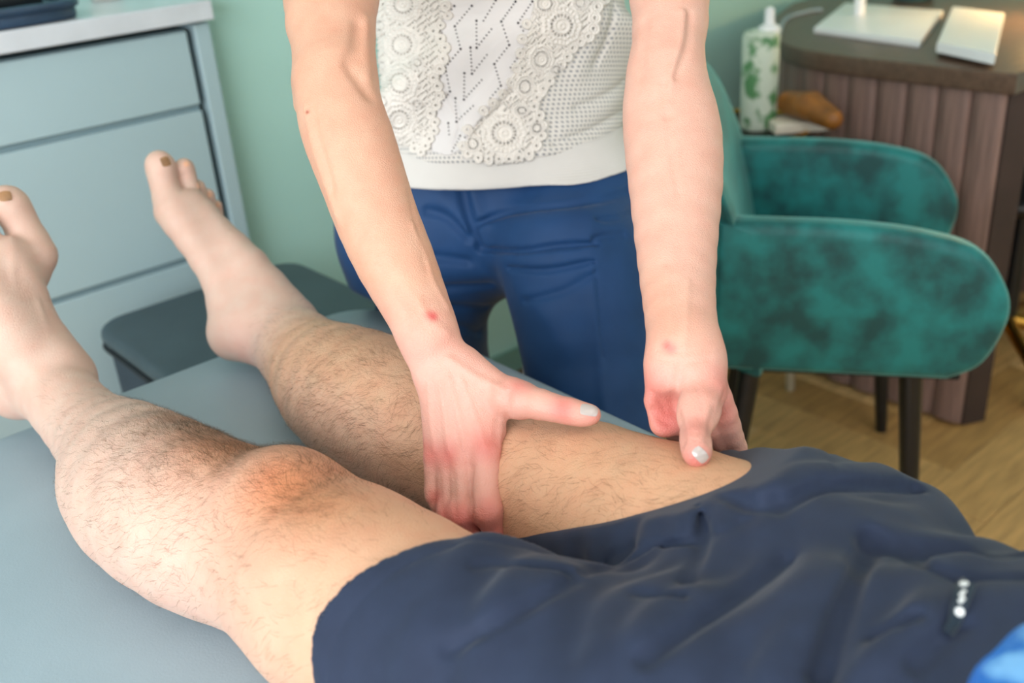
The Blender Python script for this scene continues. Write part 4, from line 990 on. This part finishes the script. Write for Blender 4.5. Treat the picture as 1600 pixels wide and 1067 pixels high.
rp_ = c3([(905, -20), (1160, -20), (1130, 60), (1110, 120), (1060, 150), (1030, 200), (970, 260), (960, 310), (930, 360), (900, 400), (920, 470), (890, 560), (820, 565), (700, 560), (650, 565), (665, 480), (740, 390), (800, 330), (820, 270), (860, 180), (880, 100)])
rosR = [(877, 40, 32, 1.0), (851, 6, 22, 1), (845, 92, 21, 1.15), (820, 135, 17, 1.2), (788, 208, 36, .95), (815, 172, 13, .8), (905, 5, 14, 1), (740, 225, 15, 1), (838, 200, 13, 1), (868, 108, 11, 1)]
eR = [(942, 0, 10), (931, 12, 10), (928, 28, 10), (926, 44, 10), (918, 56, 10), (905, 64, 9), (893, 74, 9), (885, 88, 9), (875, 100, 9), (862, 112, 9), (858, 126, 8), (848, 138, 8), (838, 152, 8), (834, 166, 8), (842, 180, 9), (846, 196, 9), (845, 212, 9), (838, 228, 9), (826, 240, 9), (810, 246, 8), (795, 248, 8), (780, 248, 8), (764, 248, 8), (748, 246, 8), (732, 240, 8), (724, 228, 8), (822, 38, 8), (815, 60, 8), (812, 82, 8), (806, 105, 8), (798, 128, 8), (785, 146, 8), (770, 160, 8), (755, 172, 8), (740, 186, 8), (731, 202, 8)]
mk_lace(rosR, rp_, eR, (712, 958, -12, 262), 'lace_applique')
# hair and eyes of the therapist (above the picture)
hs = SDF(); hs.ell(hd+HU*.022-HF*.014, (.082, .096, .104), axes=HX, k=.01); hs.fn(lambda Q, d: -_smin(-d, -(((Q-hd.astype(f32))@HF.astype(f32))-.010-np.clip(((Q-hd.astype(f32))@HU.astype(f32))*.75, -.05, .08)), .01)+(.0012*np.sin(((Q-hd.astype(f32))@HL.astype(f32))*420)).astype(f32))
hs.ell(hd-HF*.115+HU*.01, (.036, .036, .036), axes=HX, k=.015)
hm_, _ = hs.mesh('hair', .003); link('hair', hm_, mat('blond_hair', (150, 112, 72), .5, .15, 40), ther)
for s_ in (-1, 1):
    c = hd+HF*.0835+HL*s_*.031+HU*.007; e = SDF(); e.ell(c, (.0115, .0125, .0052), axes=HX); em, _ = e.mesh('eye', .0015); eo = link('eye', em, mat('eye_white', (205, 200, 194), .2), ther)
    i_ = SDF(); i_.ell(c+HF*.0105-HU*.002, (.0050, .0026, .0044), axes=HX); im, _ = i_.mesh('iris', .0009); link('iris', im, mat('iris_brown', (60, 44, 34), .2), eo)
    b_ = SDF(); b_.chain([(hd+HF*.091+HL*s_*.016+HU*.033, .0022), (hd+HF*.089+HL*s_*.032+HU*.037, .0026), (hd+HF*.078+HL*s_*.046+HU*.028, .0016)], k=.002); bm_2, _ = b_.mesh('eyebrow', .0012); link('eyebrow', bm_2, mat('brow_brown', (110, 80, 54), .7), ther)
# ================================================================== FURNITURE ON THE RIGHT
vel = mat('green_velvet', (14, 96, 92), .55, .22, 14, .25, 200, sheen=.9)
rpv = [n for n in vel.node_tree.nodes if n.type == 'VALTORGB'][0]; rpv.color_ramp.elements[0].color = (*lin((8, 72, 74)), 1); rpv.color_ramp.elements[1].color = (*lin((22, 124, 124)), 1); rpv.color_ramp.elements[0].position = .36; rpv.color_ramp.elements[1].position = .63
vel.node_tree.nodes['Principled BSDF'].inputs['Sheen Tint'].default_value = (.45, .95, .88, 1); vel.node_tree.nodes['Principled BSDF'].inputs['Sheen Roughness'].default_value = .35
bl_m = mat('black_metal', (16, 18, 22), .3, .02)
e1 = np.array([.587, -.81, 0]); e1 /= np.linalg.norm(e1); e2 = np.array([-e1[1], e1[0], 0]); ez = np.array([0, 0, 1.])
cb0 = np.array([1.352, 1.000, 0]); AZ0, AZ1, CW, AT = .435, .72, .585, .062
ch = empty('armchair', (1.7, 1.05, 0), 'dark green velvet armchair with rounded paddle arms on black legs', 'chair')
def arm_outline():
    L = .450; pts = [(-.03, AZ0), (L-.085, AZ0-.004), (L-.03, AZ0+.03), (L+.0, AZ0+.115), (L-.012, AZ0+.175), (L-.06, AZ0+.235), (L-.14, AZ1-.022), (L-.26, AZ1-.006), (.02, AZ1), (-.02, AZ1)]
    s = spline(pts[1:9], 6); return [np.array(p) for p in ([(-.04, AZ0)]+[tuple(q) for q in s]+[(-.04, AZ1)])]
ol = arm_outline()
for k in (0, 1):
    base = cb0+e2*(AT/2+k*(CW-AT)); MB().slab(ol, base, e1, ez, e2, AT, .022, 5).build('armrest', vel, ch, True)
# seat cushion and rail
MB().slab([(AT+.002, 0), (CW-AT-.002, 0), (CW-AT-.002, .31), (AT+.002, .31)], cb0+ez*.465, e2, e1, ez, .09, .035, 5).build('seat', vel, ch, True)
MB().slab([(.03, .0), (CW-.03, .0), (CW-.03, .39), (.03, .39)], cb0+ez*.435, e2, e1, ez, .03, .006).build('seat_frame', mat('dark_underside', (22, 26, 26), .8), ch)
# back: curved shell, wider at the shoulders, leaning away
bkm = SDF(); nb_ = 9
def back_rows():
    V = []; nx, nz = 26, 18
    for side in (0, 1):
        for j in range(nz+1):
            t = j/nz; z = AZ0-.01+t*.50
            for i in range(nx+1):
                s = -1+2*i/nx
                edge = 1-.0*t
                # rounded top corners, sloping to the arms
                top = AZ0+.50-.07*max(0, abs(s)-.45)**1.6/.55**1.6-.0
                zz = AZ0-.01+(top-AZ0)*t
                lean = -.09*t*t+.012
                wrap = .06*(abs(s)**3)*(1-.3*t)
                half = CW/2-.004+.0*t
                th_ = (.030-.012*t)*(1 if side == 0 else -1)*math.sqrt(max(0.02, 1-(abs(s))**10))*math.sqrt(max(.05, 1-t**12))
                V.append(cb0+e2*(CW/2+s*half)+e1*(lean+wrap+th_-.03)+ez*zz)
    Fc = []; n1 = nx+1; N0 = (nz+1)*n1
    for j in range(nz):
        for i in range(nx):
            a = j*n1+i; Fc.append((a, a+1, a+n1+1, a+n1)); Fc.append((a+N0, a+n1+N0, a+n1+1+N0, a+1+N0))
    for i in range(nx): Fc.append((i, i+N0, i+1+N0, i+1)); a = nz*n1+i; Fc.append((a, a+1, a+1+N0, a+N0))
    for j in range(nz):
        a = j*n1; Fc.append((a, a+n1, a+n1+N0, a+N0)); a = j*n1+nx; Fc.append((a, a+N0, a+n1+N0, a+n1))
    return V, Fc
V_, F_ = back_rows(); MB().add(V_, F_).build('backrest', vel, ch, True)
for (a, b) in ((.05, .31), (CW-.05, .31), (.05, .03), (CW-.05, .03)):
    t = cb0+e2*a+e1*b+ez*.43; o = cb0+e2*(a+(-.02 if a < .3 else .02))+e1*(b+(.035 if b > .2 else -.05)); 
    MB().tube([t, (t+o)/2+ez*0, o], [.021, .018, .013], 14).build('leg', bl_m, ch, True)

# desk with a fluted front
wal = mat('walnut_wood', (128, 102, 94), .5, .14, 6, .2, 90, stretch=(14, 14, 1)); walt = mat('walnut_top', (98, 76, 62), .38, .12, 6, .1, 80, stretch=(2, 14, 14))
DX, DY0, DY1, DZ = 2.14, .915, 1.50, .845
dk = empty('desk', (2.5, 1.2, 0), 'dark walnut desk with vertical fluted front against the green wall', 'desk')
top_l = [(2.115, .895), (3.05, .895), (3.05, 1.88)]+[tuple(p[:2]) for p in spline([(2.75, 1.86), (2.45, 1.73), (2.25, 1.58), (2.145, 1.42), (2.115, 1.25)], 6)]
MB().slab(top_l, (0, 0, DZ-.022), (1, 0, 0), (0, 1, 0), (0, 0, 1), .044, .006).build('desk_top', walt, dk, True)
face = [(2.14, .918)]+[tuple(p[:2]) for p in spline([(2.14, 1.24), (2.17, 1.41), (2.27, 1.55), (2.46, 1.695), (2.75, 1.82)], 10)]
# walk along the face and set slats
def walk(pl, step):
    out = []; carry = 0; 
    for a, b in zip(pl[:-1], pl[1:]):
        a = np.array(a); b = np.array(b); L = np.linalg.norm(b-a); t = carry
        while t < L: out.append((a+(b-a)*t/L, (b-a)/L)); t += step
        carry = t-L
    return out
slat_me = None
for k, (p, d_) in enumerate(walk(face, .0735)):
    if slat_me is None:
        prof = [(-.0362, 0)]+[(.0362*math.sin(a), .014*math.cos(a)) for a in np.linspace(-1.35, 1.35, 9)]+[(.0362, 0)]
        n = len(prof); V = [(x, y, z) for z in (.012, DZ-.045) for x, y in prof]; Fc = [(i, (i+1) % n, n+(i+1) % n, n+i) for i in range(n)]+[tuple(range(n))[::-1], tuple(range(n, 2*n))]
        slat_me = mesh('slat', V, Fc); slat_me.materials.append(wal)
    o = bpy.data.objects.new('slat', slat_me); col.objects.link(o); o.parent = dk; c = p+d_*.0367
    o.location = (c[0]-2.5, c[1]-1.2, 0); nrm = np.array([-d_[1], d_[0]]); o.rotation_euler.z = math.atan2(d_[1], d_[0])+0.0
MB().slab([(p[0]+.004, p[1]-.004) for p in face]+[(p[0]+.06, p[1]-.03) for p in face[::-1]], (0, 0, DZ/2-.02), (1, 0, 0), (0, 1, 0), (0, 0, 1), DZ-.05, .002, 1).build('pedestal', mat('dark_walnut_core', (58, 42, 38), .6, .1, 8), dk)
MB().box(3.0, 3.04, .92, 1.88, .0, DZ-.046).build('side_panel', wal, dk)

# things on the desk
wp_ = mat('white_plastic', (246, 246, 248), .3, .01)
def flat_box(name, corners_px, z, hgt, m, label, cat, bev=.004, parent=None):
    c = [onz(u, v, z+hgt)[:2] for u, v in corners_px]; ctr = sum(c)/len(c)
    b = MB().slab([tuple(p-ctr) for p in c], (ctr[0], ctr[1], z+hgt/2), (1, 0, 0), (0, 1, 0), (0, 0, 1), hgt, bev)
    return b, ctr
b_, c_ = flat_box('x', [(1272, 42), (1438, 64), (1474, 16), (1320, 4)], DZ, .016, wp_, '', '')
lamp = empty('lamp', (c_[0], c_[1], DZ), 'white desk lamp base with upright stem near the left end of the desk', 'lamp')
b_.build('base', wp_, lamp, True)
sp = onz(1342, 22, DZ+.016)
MB().tube([sp, sp+ez*.16], .015, 16).build('stem', wp_, lamp, True)
MB().tube([sp+ez*.16, sp+ez*.19+np.array([.02, 0, 0]), sp+ez*.2+np.array([.2, -.12, 0]), sp+ez*.2+np.array([.32, -.2, 0])], [.015, .02, .022, .02], 12).build('arm', wp_, lamp, True)
b_, c_ = flat_box('x', [(1464, 66), (1556, 84), (1570, 20), (1488, 10)], DZ+.012, .022, wp_, '', '')
rt = empty('router', (c_[0], c_[1], DZ), 'white flat box on small feet to the right of the lamp base', 'box')
b_.build('case', wp_, rt, True)
for (u, v) in ((1478, 66), (1545, 80), (1560, 30), (1495, 22)):
    p = onz(u, v, DZ+.012); MB().lathe((p[0], p[1], DZ), [(.008, 0), (.009, .012)], 10).build('foot', wp_, rt, True)
teal = mat('teal_ceramic', (60, 96, 100), .4, .1, 20)
p = onz(1418, 2, DZ); o = MB().lathe((p[0]+.03, p[1], DZ+.001), [(.05, 0), (.058, .01), (.06, .05), (.055, .052), (.05, .012)], 24).build('bowl', teal, None, True); tag(o, 'low dark teal bowl behind the white lamp base', 'bowl')
brs = mat('brass', (196, 150, 70), .3, .05, metal=1.0)
p = onz(1530, 6, DZ); gl_ = empty('table_lamp', (2.74, 1.02, DZ), 'brass table lamp glowing warm at the right end of the desk', 'lamp'); gp = Vector((2.74, 1.02, DZ))
MB().lathe(gp, [(.07, 0), (.07, .012), (.012, .02), (.010, .24), (.012, .25)], 28).build('base', brs, gl_, True)
MB().lathe(gp+Vector((0, 0, .22)), [(.12, 0), (.08, .14), (.078, .14), (.118, .002)], 28).build('shade', mat('cream_shade', (240, 220, 180), .8, .02), gl_, True)
MB().lathe(gp+Vector((0, 0, .235)), [(.004, 0), (.025, .02), (.028, .04), (.015, .065), (.012, .07)], 16).build('bulb', mat('glowing_bulb', (255, 200, 120), .5, 0, emit=((255, 190, 110), 6)), gl_, True)
l = bpy.data.lights.new('table_lamp_glow', 'POINT'); l.energy = 9; l.color = (1, .62, .25); l.shadow_soft_size = .04; lo_ = bpy.data.objects.new('table_lamp_glow', l); col.objects.link(lo_); lo_.location = gp+Vector((0, 0, .18))
cable = MB().tube(spline([onz(1215, 62, DZ+.004), onz(1228, 30, DZ+.004), onz(1262, 18, DZ+.004), onz(1284, 15, DZ+.004)], 8), .005, 8).build('cable', mat('pale_blue_cable', (150, 168, 180), .5), None, True); tag(cable, 'pale grey blue cable curving along the back edge of the desk', 'cable')

# small side table behind the chair with the floral can
ST = np.array([2.0, 1.47]); SZ = .68
sd = empty('side_table', (ST[0], ST[1], 0), 'small round side table with brass rim behind the green armchair', 'table')
MB().lathe((ST[0], ST[1], SZ-.02), [(.15, 0), (.155, .004), (.155, .016), (.15, .02)], 48).build('table_top', mat('dark_glass_top', (40, 46, 44), .2, .02), sd, True)
MB().tube([(ST[0]+.155*math.cos(a), ST[1]+.155*math.sin(a), SZ+.003) for a in np.linspace(0, 2*math.pi, 49)], .006, 8, False).build('rim', brs, sd, True)
pal = mat('pale_champagne_metal', (190, 180, 156), .4, .03, metal=.4)
for a in (-1.35, .75, 2.85):
    MB().tube([(ST[0]+.11*math.cos(a), ST[1]+.11*math.sin(a), SZ-.02), (ST[0]+.15*math.cos(a), ST[1]+.15*math.sin(a), .0)], .012, 10).build('leg', pal, sd, True)
flo = mat('green_leaf_print', (196, 214, 190), .5, .05, 30)
cloudy(flo, (88, 140, 92), 22, .50, .60); [n for n in flo.node_tree.nodes if n.type == 'VALTORGB'][0].color_ramp.elements[0].color = (*lin((206, 216, 200)), 1)
cp = onz(1184, 200, SZ)
dsp = empty('dispenser', (cp[0], cp[1], SZ), 'tall cylindrical bottle with green leaf print and white spout', 'bottle')
hc = ony(1190, 50, cp[1])[2]-SZ
MB().lathe((cp[0], cp[1], SZ+.002), [(.040, 0), (.043, .005), (.043, hc-.012), (.038, hc), (.030, hc+.003)], 32).build('bottle_body', flo, dsp, True)
MB().lathe((cp[0]+.012, cp[1]-.012, SZ+hc), [(.026, 0), (.024, .012), (.012, .018), (.011, .05), (.004, .055)], 20).build('spout', wp_, dsp, True)
q = onz(1245, 190, SZ+.02)
b1 = MB().slab([(-.065, -.045), (.065, -.045), (.065, .045), (-.065, .045)], (q[0], q[1], SZ+.016), (.8, -.6, 0), (.6, .8, 0), (0, 0, 1), .024, .004).build('notebook', mat('off_white_paper', (226, 216, 200), .7, .03), None, True)
tag(b1, 'off white notebook lying on the side table beside the leaf print bottle', 'book')
lea = mat('cognac_leather', (150, 92, 34), .45, .15, 30, .3, 200)
wl = SDF(); k0 = onz(1232, 160, SZ+.06); k1 = onz(1300, 186, SZ+.05)
wl.chain([(k0, .028), ((k0+k1)/2+[0, 0, .01], .034), (k1, .024)], k=.01); wl.line([k0+[0, 0, .03], (k0+k1)/2+[0, 0, .045], k1+[0, 0, .02]], .006, .008); wl.fn(lambda Q, d: np.maximum(d, SZ+.001-Q[..., 2]))
wm_, _ = wl.mesh('pouch', .003); o = link('pouch', wm_, lea); tag(o, 'cognac brown leather pouch lying behind the white notebook', 'pouch')

# swivel chair at the right edge
oc = empty('office_chair', (2.56, 1.02, 0), 'white shell office chair with black seat and brass star base at the right edge', 'chair')
cx, cy = 2.56, 1.02
bp = SDF(); bp.ell((cx, cy+.02, .47), (.20, .20, .05), k=.02); bm2, _ = bp.mesh('seat', .006); link('seat', bm2, mat('black_leather', (18, 18, 22), .4, .05), oc)
bsx = SDF(); bsx.ell((cx-.02, cy+.19, .66), (.20, .04, .17), k=.02); bm3, _ = bsx.mesh('shell_back', .006); link('shell_back', bm3, mat('white_shell', (214, 222, 228), .35, .02), oc)
MB().tube([(cx, cy, .10), (cx, cy, .43)], .025, 16).build('column', bl_m, oc, True)
for k in range(5):
    a = math.radians(150+72*k); MB().tube([(cx, cy, .11), (cx+.30*math.cos(a), cy+.30*math.sin(a), .065)], [.02, .013], 10).build('base_arm', brs, oc, True)
    MB().lathe((cx+.30*math.cos(a), cy+.30*math.sin(a), 0), [(.02, 0), (.026, .01), (.026, .045), (.015, .052)], 14).build('caster', bl_m, oc, True)
